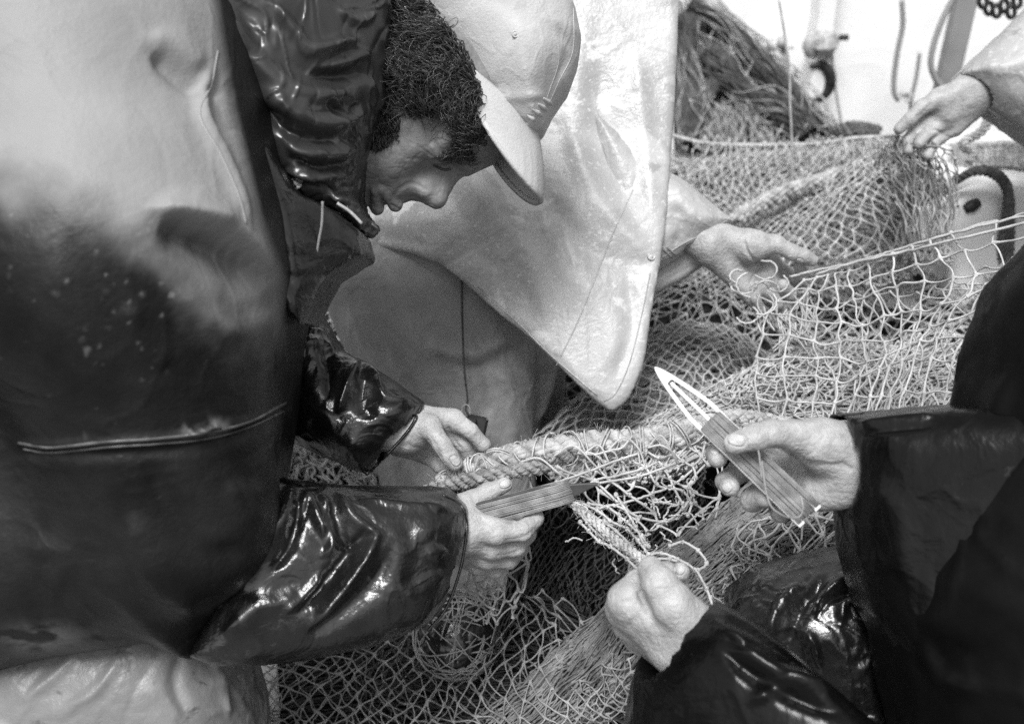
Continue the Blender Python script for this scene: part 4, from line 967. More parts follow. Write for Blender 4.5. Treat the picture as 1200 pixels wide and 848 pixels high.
def net(S, nu, nv, r=.0011, jit=.25, disp=.004, dscale=14, seed=0, bow=.18, knot=1.9, diamond=True, drop=0., cond=None, sides=5, m=6):
    g = np.random.default_rng(seed)
    jj, ii = np.meshgrid(np.arange(nv + 1), np.arange(nu + 1), indexing='ij')
    u = (ii + (.5 * (jj % 2) if diamond else 0) + g.normal(0, jit * .5, ii.shape)) / nu
    v = (jj + g.normal(0, jit * .5, ii.shape)) / nv
    # slow warp so the rows wander
    q = np.stack([u * 3 + seed, v * 3, 0 * u], -1); u = u + .5 / nu * 3 * fbm(q, 2) * .5; v = v + .5 / nv * 3 * fbm(q + 40, 2) * .5
    P = S(u, v)
    P = P + disp * np.stack([fbm(P * dscale + seed, 2), fbm(P * dscale + seed + 7, 2), 1.3 * fbm(P * dscale + seed + 19, 2)], -1)
    E = []
    if diamond:
        for j in range(nv):
            o = j % 2
            a = np.arange(nu + 1)
            b2 = a + (0 if o == 0 else 1); ok = b2 <= nu
            E.append(np.stack([j * (nu + 1) + a[ok], (j + 1) * (nu + 1) + b2[ok]], 1))
            b1 = a - (1 if o == 0 else 0); ok = b1 >= 0
            E.append(np.stack([j * (nu + 1) + a[ok], (j + 1) * (nu + 1) + b1[ok]], 1))
    else:
        idx = np.arange((nv + 1) * (nu + 1)).reshape(nv + 1, nu + 1)
        E.append(np.stack([idx[:, :-1].ravel(), idx[:, 1:].ravel()], 1)); E.append(np.stack([idx[:-1].ravel(), idx[1:].ravel()], 1))
    E = np.concatenate(E); Pf = P.reshape(-1, 3)
    if drop: E = E[g.random(len(E)) > drop]
    if cond is not None:
        mid = (Pf[E[:, 0]] + Pf[E[:, 1]]) / 2
        px = 600 + F * mid[:, 0] / mid[:, 2]; py = 424 + F * mid[:, 1] / mid[:, 2]
        E = E[cond(px, py)]
    return cords(Pf[E[:, 0]], Pf[E[:, 1]], r, bow, knot, g, sides, m)
def cords(A, B, r, bow, knot, g, sides=5, m=6):
    t = np.linspace(0, 1, m)[None, :, None]; L = np.linalg.norm(B - A, axis=1)[:, None, None]
    off = g.normal(0, 1, A.shape)[:, None, :]; off[:, :, 1] += .4
    off2 = g.normal(0, 1, A.shape)[:, None, :]
    P = A[:, None] * (1 - t) + B[:, None] * t + off * np.sin(np.pi * t) * L * bow + off2 * np.sin(2 * np.pi * t) * L * bow * .4
    prof = np.ones(m); prof[0] = prof[-1] = knot
    rr = (np.broadcast_to(np.asarray(r, float), (len(A),)) * g.uniform(.85, 1.2, len(A)))[:, None]
    tt = t[0, :, 0].copy()
    if knot > 1:      # pinch the thickening into the ends
        d = B - A; P[:, 1] = A + (P[:, 1] - A) * .45 if False else P[:, 1]
    return tubes(P, rr * prof[None], sides)
def knots(S_pts, r, g):
    """small lumpy knots: two crossed loops each"""
    n = len(S_pts); out = []
    t = np.linspace(0, 2 * np.pi, 7)[None, :, None]
    for k in range(2):
        a = g.normal(0, 1, (n, 3)); a /= np.linalg.norm(a, axis=1, keepdims=True)
        b = np.cross(a, g.normal(0, 1, (n, 3))); b /= np.linalg.norm(b, axis=1, keepdims=True)
        P = S_pts[:, None] + r * 1.0 * (a[:, None] * np.cos(t) + b[:, None] * np.sin(t))
        out.append(tubes(P, np.full((n, 7), r * .8), 5))
    return joinVF(*out)
def traced(lines, r, seed=0, wob=.0, sides=6, k=None):
    g = np.random.default_rng(seed); out = []
    for ln in lines:
        P = vn(ln); P = spline(P, 7)
        if wob: P = P + g.normal(0, wob, P.shape)
        out.append(tube1(P, r if k is None else k, sides, smooth=False))
    return joinVF(*out)

# --- the heap: a lumpy solid of packed netting whose surface carries the loose layers
def H(x, y):
    base = np.interp(y, [.3, .7, .95, 1.25, 1.6, 2.1, 2.6, 3.2], [.30, .42, .56, .74, .90, .97, 1.0, .72])
    side = 1 / (1 + np.exp(-(x + .62) / .07)) * 1 / (1 + np.exp((x - 1.9) / .1))
    lump = .05 * fbm(np.stack([x * 3.1, y * 3.1, 0 * x], -1), 3)
    return (base + lump) * (.15 + .85 * side)
def heap(x0, x1, y0, y1, n, m, off=0.0):
    X, Y = np.meshgrid(np.linspace(x0, x1, n), np.linspace(y0, y1, m), indexing='ij')
    Z = H(X, Y) + off + .012 * fbm(np.stack([X * 22, Y * 22, 0 * X], -1), 3)
    edge = np.minimum(np.minimum(X - x0, x1 - X) / (x1 - x0), np.minimum(Y - y0, y1 - Y) / (y1 - y0))
    Z = Z * np.clip(edge * 14, 0, 1) ** .5
    v = np.stack([X, Y, Z], -1).reshape(-1, 3); i = np.arange(n * m).reshape(n, m)
    f = np.stack([i[:-1, :-1].ravel(), i[1:, :-1].ravel(), i[1:, 1:].ravel(), i[:-1, 1:].ravel()], 1)
    return v, f
def SW(x0, x1, y0, y1, rot=0, off=.01):          # surface patch of the heap, world metres -> view frame
    def S(u, v):
        cx, cy = (x0 + x1) / 2, (y0 + y1) / 2; dx = (u - .5) * (x1 - x0); dy = (v - .5) * (y1 - y0)
        c, s = math.cos(rot), math.sin(rot); X = cx + dx * c - dy * s; Y = cy + dx * s + dy * c
        return fromW(np.stack([X, Y, H(X, Y) + off + 0 * X], -1))
    return S
G = dict(near='netting heaps and nets on the deck')
hp_ = thing('net_heap', 'broad heap of grey fishing net covering the deck below the hands', 'net', (.3, 1.3, 0), 'fishing nets piled on the deck')
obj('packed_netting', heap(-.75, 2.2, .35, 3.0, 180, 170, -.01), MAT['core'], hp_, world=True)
obj('netting', joinVF(net(SW(-.7, .9, .75, 1.7, .2, .02), 40, 44, .0009, .2, .012, 7, 1, .05, 2.2),
                      net(SW(-.7, .9, .75, 1.7, -.5, .03), 44, 44, .0009, .25, .015, 7, 2, .06, 2.2)), MAT['cord_mid'], hp_, label='grey mid-tone netting')
obj('loose_netting', joinVF(net(SW(.0, 1.7, 1.5, 2.7, .1, .015), 30, 70, .0011, .35, .015, 6, 3, .06, m=4, sides=4),
                            net(SW(.0, 1.7, 1.5, 2.7, -.35, .03), 44, 44, .0011, .3, .03, 6, 4, .06, m=4, sides=4)), MAT['cord'], hp_)
# background rope lying across the heap
rp = [(858, 262, 2.0), (880, 246, 2.05), (920, 226, 2.1), (965, 212, 2.15), (1005, 196, 2.2), (1030, 180, 2.25)]
def rope_vf(P, R, pitch, strands=3, yarns=6, n=None, wig=0, seed=0):
    P = np.asarray(P, float); L = np.concatenate([[0], np.cumsum(np.linalg.norm(np.diff(P, axis=0), axis=1))])
    n = n or int(L[-1] / pitch * 14) + 8
    s = np.linspace(0, L[-1], n); C_ = np.stack([np.interp(s, L, P[:, k]) for k in range(3)], 1)
    for _ in range(3): C_[1:-1] = (C_[:-2] + C_[2:] + 2 * C_[1:-1]) / 4
    T = np.gradient(C_, axis=0); T /= np.linalg.norm(T, axis=1, keepdims=True)
    A = np.cross(T, [0, 0, 1.0]); A /= np.linalg.norm(A, axis=1, keepdims=True) + 1e-9; B = np.cross(T, A)
    g = np.random.default_rng(seed); out = []
    rs = R * .50; ry = rs * (.42 if yarns > 1 else 1)
    for k in range(strands):
        th = 2 * np.pi * (s / pitch + k / strands)
        c = C_ + (A * np.cos(th)[:, None] + B * np.sin(th)[:, None]) * (R - rs)
        if yarns <= 1: out.append(tubes(c[None], np.full((1, n), rs * 1.05), 8)); continue
        for y in range(yarns):
            ph = -2 * np.pi * s / (pitch * .55) + 2 * np.pi * y / yarns + g.uniform(-.2, .2)
            rad = (rs - ry) * (1 + .15 * g.standard_normal())
            q = c + (A * np.cos(ph)[:, None] + B * np.sin(ph)[:, None]) * rad + wig * g.standard_normal((n, 3))
            out.append(tubes(q[None], np.full((1, n), ry * 1.12), 5))
        out.append(tubes(c[None], np.full((1, n), rs * .72), 6))
    return joinVF(*out)
def fuzz(P, R, n, L, seed, r=.00028):
    g = np.random.default_rng(seed); P = np.asarray(P); t = g.uniform(0, len(P) - 1.001, n); i = t.astype(int); f = (t - i)[:, None]
    c = P[i] * (1 - f) + P[i + 1] * f; d = g.normal(0, 1, (n, 3)); d /= np.linalg.norm(d, axis=1, keepdims=True)
    s = np.linspace(0, 1, 5)[None, :, None]; ln = g.uniform(.4, 1.3, n)[:, None, None] * L
    e = g.normal(0, 1, (n, 1, 3)) * .5
    Q = c[:, None] + d[:, None] * (R * .85 + ln * s) + e * ln * s ** 2
    return tubes(Q, np.full((n, 5), r), 3)
rp = [(a, b, c - .14) for a, b, c in rp]; rpP = spline(vn(rp), 6)
top('rope', joinVF(rope_vf(rpP, .019, .06, yarns=4, wig=.0006), fuzz(rpP, .016, 300, .012, 3, .0006)), MAT['rope'], 'pale laid rope lying slantwise over the background heap of netting', 'rope')

# --- mound of net in the middle distance, diamond mesh over packed strands
m2 = thing('fishing_net', 'rounded mound of diamond-mesh net between the pale jacket hem and the white needle', 'net', W(760, 600, 1.5) * [1, 1, 0], 'fishing nets piled on the deck')
A2 = [[(640, 500, 1.40), (700, 440, 1.46), (745, 395, 1.50), (800, 372, 1.52), (860, 380, 1.50), (915, 420, 1.46)],
      [(620, 520, 1.36), (690, 470, 1.40), (750, 425, 1.44), (805, 405, 1.46), (860, 412, 1.44), (915, 450, 1.40)],
      [(640, 540, 1.32), (700, 500, 1.35), (760, 465, 1.38), (815, 450, 1.40), (865, 452, 1.38), (920, 480, 1.34)],
      [(660, 570, 1.30), (720, 540, 1.31), (780, 510, 1.32), (830, 500, 1.33), (880, 500, 1.31), (930, 510, 1.28)]]
S2 = patch(A2)
def S_off(S, dz): return lambda u, v: S(u, v) + np.array([0, dz * .6, dz])
def sheet_vf(S, n=60, m=40, off=.02, th=.03):
    u, v = np.meshgrid(np.linspace(0, 1, n), np.linspace(0, 1, m), indexing='ij')
    P = S(u, v) + np.array([0, off * .5, off]); P = P + .006 * fbm(P * 40, 2)[..., None] * np.array([0, .3, 1])
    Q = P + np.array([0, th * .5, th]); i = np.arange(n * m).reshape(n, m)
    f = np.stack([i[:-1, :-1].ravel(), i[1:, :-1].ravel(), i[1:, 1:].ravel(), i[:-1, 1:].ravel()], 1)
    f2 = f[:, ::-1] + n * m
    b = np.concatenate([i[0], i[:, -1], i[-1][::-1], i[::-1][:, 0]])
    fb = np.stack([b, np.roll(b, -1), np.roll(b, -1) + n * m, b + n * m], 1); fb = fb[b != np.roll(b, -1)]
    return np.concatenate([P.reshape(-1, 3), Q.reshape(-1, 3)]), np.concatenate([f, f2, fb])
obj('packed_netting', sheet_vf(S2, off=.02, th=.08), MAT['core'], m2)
obj('netting', net(S2, 18, 18, .0012, .2, .004, 20, 11, .07), MAT['cord'], m2)
def strand_bundle(S, n, r, seed, spread=.012, m=26, along='u', wig=1.0):
    g = np.random.default_rng(seed); t = np.linspace(0, 1, m)[None]; v0 = g.uniform(0, 1, (n, 1)); dv = g.normal(0, .05, (n, 1))
    a = g.uniform(-.1, .5, (n, 1)); L = g.uniform(.35, 1, (n, 1)); u = a + t * L; u = np.clip(u, 0, 1)
    v = v0 + dv * (t - .5) + .012 * wig * np.sin(t * g.uniform(10, 30, (n, 1)) + g.uniform(0, 6, (n, 1)))
    P = S(u, np.clip(v, 0, 1)) if along == 'u' else S(np.clip(v, 0, 1), u)
    P = P + g.normal(0, spread, (n, 1, 3)) * np.array([.3, .3, .6]) + spread * .5 * np.stack([fbm(P * 30 + k * 9, 2) for k in range(3)], -1)
    return tubes(P, r * g.uniform(.8, 1.2, (n, 1)) * np.ones((1, m)), 4)
obj('gathered_strands', joinVF(strand_bundle(S_off(S2, .014), 260, .0014, 12, .006), net(S_off(S2, .02), 12, 60, .0010, .5, .008, 20, 13, .06, m=4)), MAT['cord_mid'], m2)
# ruffled ridge of bunched mesh at its right
A3 = [[(690, 520, 1.33), (800, 470, 1.30), (880, 430, 1.28), (960, 402, 1.30), (1040, 400, 1.32), (1110, 380, 1.34)],
      [(700, 535, 1.28), (810, 488, 1.24), (880, 452, 1.21), (960, 430, 1.23), (1040, 430, 1.26), (1120, 410, 1.3)],
      [(720, 560, 1.27), (820, 510, 1.24), (890, 480, 1.20), (960, 470, 1.21), (1040, 470, 1.24), (1130, 450, 1.28)],
      [(740, 590, 1.27), (830, 540, 1.24), (900, 520, 1.22), (970, 520, 1.22), (1040, 510, 1.24), (1140, 490, 1.28)]]
S3 = patch(A3)
m3 = thing('fishing_net', 'bunched ridge of ragged pale mesh behind the hand with the white needle', 'net', W(950, 600, 1.3) * [1, 1, 0], 'fishing nets piled on the deck')
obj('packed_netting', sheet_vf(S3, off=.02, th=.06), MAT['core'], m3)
obj('netting', joinVF(net(S3, 34, 14, .0011, .4, .010, 16, 21, .10), net(S3, 24, 18, .0011, .4, .014, 16, 22, .12), strand_bundle(S_off(S3, .01), 220, .0013, 23, .008)), MAT['cord'], m3)

# --- net lifted by the standing man, square mesh hanging from his fingers to the right
A4 = [[(935, 319, 1.235), (985, 312, 1.20), (1050, 294, 1.14), (1120, 272, 1.08), (1215, 250, 1.02)],
      [(903, 350, 1.23), (980, 350, 1.18), (1050, 335, 1.12), (1130, 320, 1.06), (1215, 300, 1.00)],
      [(888, 405, 1.21), (972, 410, 1.16), (1045, 400, 1.11), (1110, 385, 1.05), (1215, 370, .98)],
      [(880, 470, 1.18), (965, 470, 1.13), (1030, 466, 1.08), (1090, 455, 1.03), (1200, 440, .97)],
      [(885, 540, 1.14), (955, 540, 1.10), (1020, 540, 1.06), (1080, 530, 1.02), (1190, 510, .96)]]
S4 = patch(A4)
hn = thing('fishing_net', 'pale open-mesh net lifted on the standing man’s fingertips and hanging down', 'net', W(1040, 400, 1.1) * [1, 1, 0])
hn['label'] = "pale open-mesh net lifted on the standing man's fingertips and hanging down"
obj('netting', net(S4, 12, 9, .00115, .16, .007, 9, 31, .05, 2.1, diamond=False, m=8, sides=6), MAT['cord'], hn)
obj('edge_cord', traced([[(925, 325, 1.232), (950, 318, 1.22), (985, 311, 1.20), (1020, 302, 1.165), (1050, 293, 1.14), (1120, 272, 1.08), (1215, 249, 1.02)],
                         [(955, 322, 1.22), (1000, 308, 1.18), (1050, 297, 1.135), (1110, 283, 1.08), (1215, 258, 1.01)]], .0016, 3, .0004), MAT['cord'], hn)
gk = np.random.default_rng(5); uu, vv = np.meshgrid(np.arange(12) / 11, np.arange(9) / 8)
obj('second_layer', net(S_off(S4, .06), 12, 12, .0011, .3, .016, 8, 33, .07, 1.9, cond=lambda x, y: x > 905), MAT['cord'], hn)
# loops caught on the fingers
lp = []
for k in range(9):
    x = 868 + k * 5.5 + gk.normal(0, 4); y = 345 + gk.normal(0, 16) - k * 1.2; d = 1.225 + gk.normal(0, .006)
    a = gk.uniform(0, 6.28); R_ = gk.uniform(9, 20)
    lp.append([(x + R_ * math.cos(a + t), y + R_ * .8 * math.sin(a + t), d - .008 * math.sin(t)) for t in np.linspace(0, gk.uniform(2.5, 5), 6)])
obj('loose_loops', traced(lp, .0013, 4, .0003), MAT['cord'], hn)
tg = []
for i in range(24):
    x0, y0 = gk.uniform(885, 960), gk.uniform(335, 380); tg.append([(x0, y0, 1.23), (x0 + gk.normal(3, 8), y0 + gk.uniform(10, 22), 1.225), (x0 + gk.normal(6, 12), y0 + gk.uniform(26, 48), 1.22)])
obj('hanging_twine', traced(tg, .0011, 6, .0003), MAT['cord'], hn)

# --- net between the left rear edge and the far hand (fine, out of focus)
A5 = [[(800, 163, 2.35), (880, 168, 2.3), (960, 166, 2.3), (1035, 160, 2.1), (1072, 176, 1.56)],
      [(795, 215, 2.2), (870, 222, 2.1), (950, 215, 2.05), (1040, 195, 1.85), (1088, 215, 1.60)],
      [(800, 270, 2.05), (870, 275, 1.95), (950, 262, 1.85), (1030, 240, 1.75), (1098, 262, 1.60)],
      [(790, 330, 1.85), (870, 330, 1.75), (950, 310, 1.7), (1040, 300, 1.62), (1100, 310, 1.55)]]
S5 = patch(A5)
bn = thing('fishing_net', 'loose grey net sloping from the far edge rope down behind the open hand', 'net', W(950, 300, 2.0) * [1, 1, 0], 'fishing nets piled on the deck')
obj('netting', joinVF(net(S5, 26, 22, .0012, .25, .02, 6, 51, .06, m=5), net(S_off(S5, .03), 20, 40, .0011, .35, .03, 6, 52, .10, m=5)), MAT['cord'], bn)
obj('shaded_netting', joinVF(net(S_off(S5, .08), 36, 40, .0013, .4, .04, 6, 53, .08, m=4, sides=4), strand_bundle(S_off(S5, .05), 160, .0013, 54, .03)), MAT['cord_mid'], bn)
obj('edge_rope', traced([[(785, 158, 2.35), (830, 168, 2.34), (900, 170, 2.3), (960, 168, 2.3), (1000, 162, 2.28), (1040, 160, 2.2), (1056, 158, 1.6)]], .0045, 3), MAT['cord'], bn)
# bunch of mesh hanging from the far hand
A6 = [[(1052, 168, 1.52), (1075, 172, 1.50), (1098, 176, 1.50)], [(1045, 200, 1.54), (1075, 205, 1.52), (1110, 210, 1.52)], [(1050, 240, 1.56), (1080, 245, 1.54), (1115, 250, 1.54)], [(1060, 290, 1.56), (1085, 290, 1.54), (1110, 300, 1.54)]]
fn_ = thing('fishing_net', 'gathered dark hank of net pinched in the far right hand', 'net', W(1080, 300, 1.54) * [1, 1, 0])
obj('netting', joinVF(net(patch(A6), 7, 8, .0011, .4, .014, 14, 61, .08), net(patch(A6), 6, 10, .0011, .4, .02, 14, 62, .1)), MAT['cord_mid'], fn_)
obj('gathered_strands', joinVF(strand_bundle(patch(A6), 40, .0010, 63, .010, along='v')), MAT['cord_mid'], fn_)

# --- dark net hauled up at the back left, hanging in a triangle
A7 = [[(790, 5, 2.9), (812, 0, 2.9), (835, 14, 2.9), (850, 30, 2.9)],
      [(795, 60, 2.85), (840, 50, 2.85), (875, 62, 2.85), (890, 60, 2.85)],
      [(798, 110, 2.8), (850, 110, 2.8), (905, 112, 2.8), (930, 98, 2.8)],
      [(800, 175, 2.7), (860, 178, 2.7), (930, 178, 2.7), (985, 165, 2.7)]]
S7 = patch(A7)
hb7 = thing('hanging_net', 'dark net hoisted in a steep triangle in front of the white bulwark', 'net', W(860, 175, 2.75) * [1, 1, 0])
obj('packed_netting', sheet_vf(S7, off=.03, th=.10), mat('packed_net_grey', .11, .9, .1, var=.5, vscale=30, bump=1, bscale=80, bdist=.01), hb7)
obj('netting', joinVF(strand_bundle(S7, 260, .0022, 71, .02, along='v'), net(S7, 20, 30, .0014, .3, .012, 8, 72, .06, m=4, sides=4)), MAT['cord_mid'], hb7)
def bundle_along(path, R_, n, r, seed):
    P = spline(vn(path), 6); g = np.random.default_rng(seed); m = len(P); out = []
    ph = g.uniform(0, 50, (n, 1)); t = np.linspace(0, 1, m)[None]
    a0 = g.uniform(0, 6.28, (n, 1)) + 1.5 * np.sin(t * g.uniform(2, 6, (n, 1)) + ph); rad = R_ * np.sqrt(g.uniform(.1, 1, (n, 1))) * (1 + .35 * np.sin(t * 9 + seed))
    T = np.gradient(P, axis=0); A = np.cross(T, [0, 0, 1.]); A /= np.linalg.norm(A, axis=1, keepdims=True) + 1e-9; B = np.cross(A, T); B /= np.linalg.norm(B, axis=1, keepdims=True) + 1e-9
    Q = P[None] + A[None] * (rad * np.cos(a0))[..., None] + B[None] * (rad * np.sin(a0))[..., None]
    return joinVF(tubes(Q, np.full((n, m), r), 4), tubes(P[None], np.full((1, m), R_ * .3), 8))
folds7 = [([(830, 60, 2.78), (850, 90, 2.76), (880, 112, 2.75), (915, 130, 2.73), (945, 160, 2.7)], .036), ([(802, 20, 2.78), (806, 70, 2.77), (812, 120, 2.75), (808, 170, 2.7)], .024), ([(812, 150, 2.72), (830, 110, 2.75), (850, 80, 2.77)], .018),
    ([(808, 4, 2.8), (850, 28, 2.8), (900, 85, 2.78), (950, 135, 2.74), (985, 165, 2.7)], .026)]
obj('bunched_fold', joinVF(*[bundle_along(q, rr, 170, .0022, i) for i, (q, rr) in enumerate(folds7)]), MAT['cord_dark'], hb7)
obj('fold_strands', joinVF(*[bundle_along(q, rr * 1.2, 22, .0015, i + 40) for i, (q, rr) in enumerate(folds7)], net(S_off(S7, -.04), 7, 12, .0014, .4, .02, 6, 73, .05, m=4, sides=4)), MAT['cord_mid'], hb7)

# --- the rope under repair, with its lacing, and the torn mesh that hangs from it
main = [(520, 571, .985), (545, 558, .975), (575, 545, .965), (610, 534, .96), (660, 526, .96), (700, 521, .96), (745, 519, .96), (790, 512, .97), (830, 500, .99), (870, 495, 1.03), (930, 505, 1.1)]
mp = spline(vn(main), 8)
rn = thing('fishing_net', 'torn net being mended, laced to the thick pale rope held by the old fisherman', 'net', W(720, 700, .95) * [1, 1, 0])
hr = obj('head_rope', joinVF(rope_vf(mp, .0150, .048, 3, 7, wig=.0003, seed=2)), MAT['rope'], rn)
obj('frayed_fibre', joinVF(fuzz(mp, .014, 1100, .004, 4, .0002), fuzz(mp[:60], .014, 500, .006, 5, .0002)), MAT['rope'], hr)
sec = spline(vn([(500, 576, .985), (530, 568, .965), (560, 560, .95), (600, 552, .945), (640, 545, .945)]), 8)
obj('side_rope', joinVF(rope_vf(sec, .0085, .03, 3, 6, wig=.0003, seed=3), fuzz(sec, .0085, 300, .005, 6, .0002)), mat('weathered_rope', .24, .8, .2, var=.4, vscale=90, bump=.8, bscale=1200, bdist=.0006), rn)
# lacing round the rope
la = []; gl = np.random.default_rng(8); Lm = len(mp)
for i in range(24):
    k = int((i + .5) / 24 * (Lm - 16)) + 2; c = mp[k]; T = mp[k + 1] - mp[k - 1]; T /= np.linalg.norm(T); T = T + gl.normal(0, .35, 3); T /= np.linalg.norm(T)
    A = np.cross(T, [0, 0, 1.]); A /= np.linalg.norm(A); B = np.cross(T, A)
    for rr in range(gl.integers(1, 3)):
        c2 = c + T * .0028 * rr; t = np.linspace(0, 2 * np.pi, 16)[:, None]
        la.append(tube1(c2 + (A * np.cos(t) + B * np.sin(t)) * (.0158 + gl.normal(0, .0006)), .0009, 5, smooth=False))
for i in range(14):
    k = int(gl.uniform(4, Lm - 30)); c = mp[k] + [0, .004, -.017]; L_ = gl.uniform(.02, .05)
    P = [c, c + [L_ * .4, gl.normal(-.004, .006), -.004], c + [L_ * .8, gl.normal(.004, .008), -.002], c + [L_, .016, .004]]
    la.append(tube1(P, .0011, 5))
obj('lacing', joinVF(*la), MAT['cord'], rn)
# hand-traced torn meshes
d1 = .93
T1 = [
    [(652, 565, .94), (690, 552, .935), (730, 537, .94), (757, 529, .95)],
    [(660, 578, .93), (680, 570, .93), (700, 566, .935), (748, 558, .94), (800, 540, .95)],
    [(667, 585, .925), (697, 563, .935), (720, 558, .94), (752, 549, .945), (780, 538, .96)],
    [(685, 540, .95), (692, 555, .945), (697, 563, .94), (724, 588, .93), (748, 608, .925)],
    [(703, 537, .95), (702, 548, .945), (712, 560, .94), (738, 580, .93), (756, 592, .925)],
    [(735, 530, .95), (742, 540, .95), (757, 548, .945), (770, 568, .94), (785, 572, .94)],
    [(765, 528, .96), (775, 545, .95), (785, 560, .945), (790, 572, .94), (800, 590, .935)],
    [(720, 592, .925), (745, 585, .93), (765, 578, .935), (785, 570, .94), (800, 560, .95), (815, 548, .96)],
    [(700, 596, .92), (720, 592, .922), (750, 606, .925), (780, 610, .93), (800, 596, .935), (812, 580, .94)],
    [(757, 528, .95), (772, 536, .95), (790, 532, .96), (806, 525, .97)],
    [(790, 530, .96), (800, 540, .955), (812, 545, .955), (822, 535, .96), (826, 520, .97)],
    [(812, 545, .955), (815, 560, .95), (808, 572, .945), (815, 590, .94)],
    [(785, 572, .94), (800, 575, .94), (810, 590, .935), (806, 604, .93)],
    [(795, 500, .985), (806, 512, .98), (818, 530, .965), (830, 545, .955)],
    [(660, 575, .93), (668, 590, .92), (680, 602, .91), (688, 612, .905), (700, 625, .90), (720, 638, .885), (740, 652, .865), (752, 662, .845)],
    [(672, 586, .92), (690, 600, .91), (708, 612, .905), (722, 622, .895), (740, 640, .875), (757, 655, .85)],
    [(668, 583, .925), (700, 598, .915), (715, 610, .91), (735, 620, .90), (748, 634, .88), (760, 650, .86)],
    [(680, 612, .905), (690, 622, .90), (702, 634, .892), (715, 640, .88), (735, 655, .86), (748, 668, .84)],
    [(690, 590, .92), (712, 594, .92), (735, 612, .915), (752, 628, .90), (760, 640, .88)],
    [(722, 580, .93), (735, 600, .92), (745, 618, .91), (756, 640, .885)],
    [(760, 650, .86), (775, 648, .86), (795, 655, .85), (815, 668, .84), (828, 690, .82), (836, 712, .81)],
    [(765, 655, .85), (785, 655, .85), (805, 662, .85), (820, 678, .84), (832, 700, .83)],
    [(785, 640, .88), (800, 635, .88), (818, 645, .87), (828, 660, .86), (818, 668, .85)],
]
torn = traced(T1, .0012, 5, .00018)
A14 = [[(640, 545, .95), (700, 540, .95), (760, 534, .955), (835, 515, .975)], [(662, 575, .935), (715, 570, .94), (770, 566, .945), (838, 545, .965)], [(680, 598, .925), (728, 596, .93), (780, 598, .935), (840, 582, .955)], [(712, 626, .90), (745, 624, .91), (790, 628, .92), (835, 615, .94)]]
obj('open_mesh', net(patch(A14), 5, 5, .0011, .22, .006, 14, 141, .06, 2.1), MAT['cord'], rn)
tsp = spline(vn([(656, 574, .935), (672, 590, .918), (700, 614, .90), (728, 638, .875), (757, 658, .845)]), 10)
obj('twisted_selvedge', joinVF(rope_vf(tsp, .0048, .020, 3, 3, wig=.0003, seed=9), fuzz(tsp, .0045, 240, .006, 9, .00025)), MAT['cord'], rn)
# lumpy knots & frayed ends along the torn edge
kn = []
for ln in T1:
    P = spline(vn(ln), 5); kn += [P[i] for i in range(0, len(P), 5)]
kn = np.array(kn)
obj('knots', joinVF(knots(kn, .0014, gl), knots(kn[gl.random(len(kn)) > .5] + gl.normal(0, .0015, (1, 3)), .0013, gl)), MAT['cord'], rn)
tgl = []
for i in range(30):
    c = np.array([(700, 612), (735, 625), (770, 612), (790, 600), (812, 572), (750, 600), (735, 640), (770, 620), (780, 606), (802, 588)][gl.integers(10)], float) + gl.normal(0, 13, 2)
    dd = .92 + gl.normal(0, .01); a = gl.uniform(0, 6.28); q = []
    for s_ in range(5):
        q.append((c[0], c[1], dd)); a += gl.normal(0, .8); c = c + np.array([math.cos(a), math.sin(a) * .8]) * gl.uniform(4, 9); dd += gl.normal(0, .003)
    tgl.append(q)
obj('torn_mesh', joinVF(torn, traced(tgl, .0008, 7, .00025, 5)), MAT['cord'], rn)
obj('frayed_fuzz', joinVF(*[fuzz(spline(vn(l), 4), .0012, 60, .004, 20 + i, .0002) for i, l in enumerate(T1[14:20])]), MAT['cord'], rn)

# --- dark sheet of net falling into the hollow
A8 = [[(610, 590, 1.10), (650, 570, 1.10), (700, 560, 1.10), (760, 560, 1.12), (830, 540, 1.14)],
      [(600, 640, 1.14), (640, 630, 1.20), (690, 610, 1.20), (750, 600, 1.18), (820, 590, 1.16)],
      [(590, 700, 1.18), (625, 690, 1.26), (670, 670, 1.26), (720, 660, 1.22), (790, 640, 1.18)],
      [(575, 770, 1.20), (610, 760, 1.28), (650, 740, 1.28), (690, 720, 1.24), (750, 700, 1.18)],
      [(560, 850, 1.22), (600, 840, 1.26), (640, 820, 1.26), (690, 800, 1.22), (740, 780, 1.18)]]
S8 = patch(A8)
m8 = thing('fishing_net', 'dark fine-meshed net sheet falling into the hollow below the torn mesh', 'net', W(670, 800, 1.25) * [1, 1, 0], 'fishing nets piled on the deck')
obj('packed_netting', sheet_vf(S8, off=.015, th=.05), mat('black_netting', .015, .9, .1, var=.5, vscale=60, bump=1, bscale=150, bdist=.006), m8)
obj('netting', joinVF(net(S8, 20, 26, .0009, .16, .006, 10, 81, .05, 2.2), net(S_off(S8, .008), 14, 24, .0008, .2, .008, 10, 82, .06, 2.2)), MAT['cord_dark'], m8)
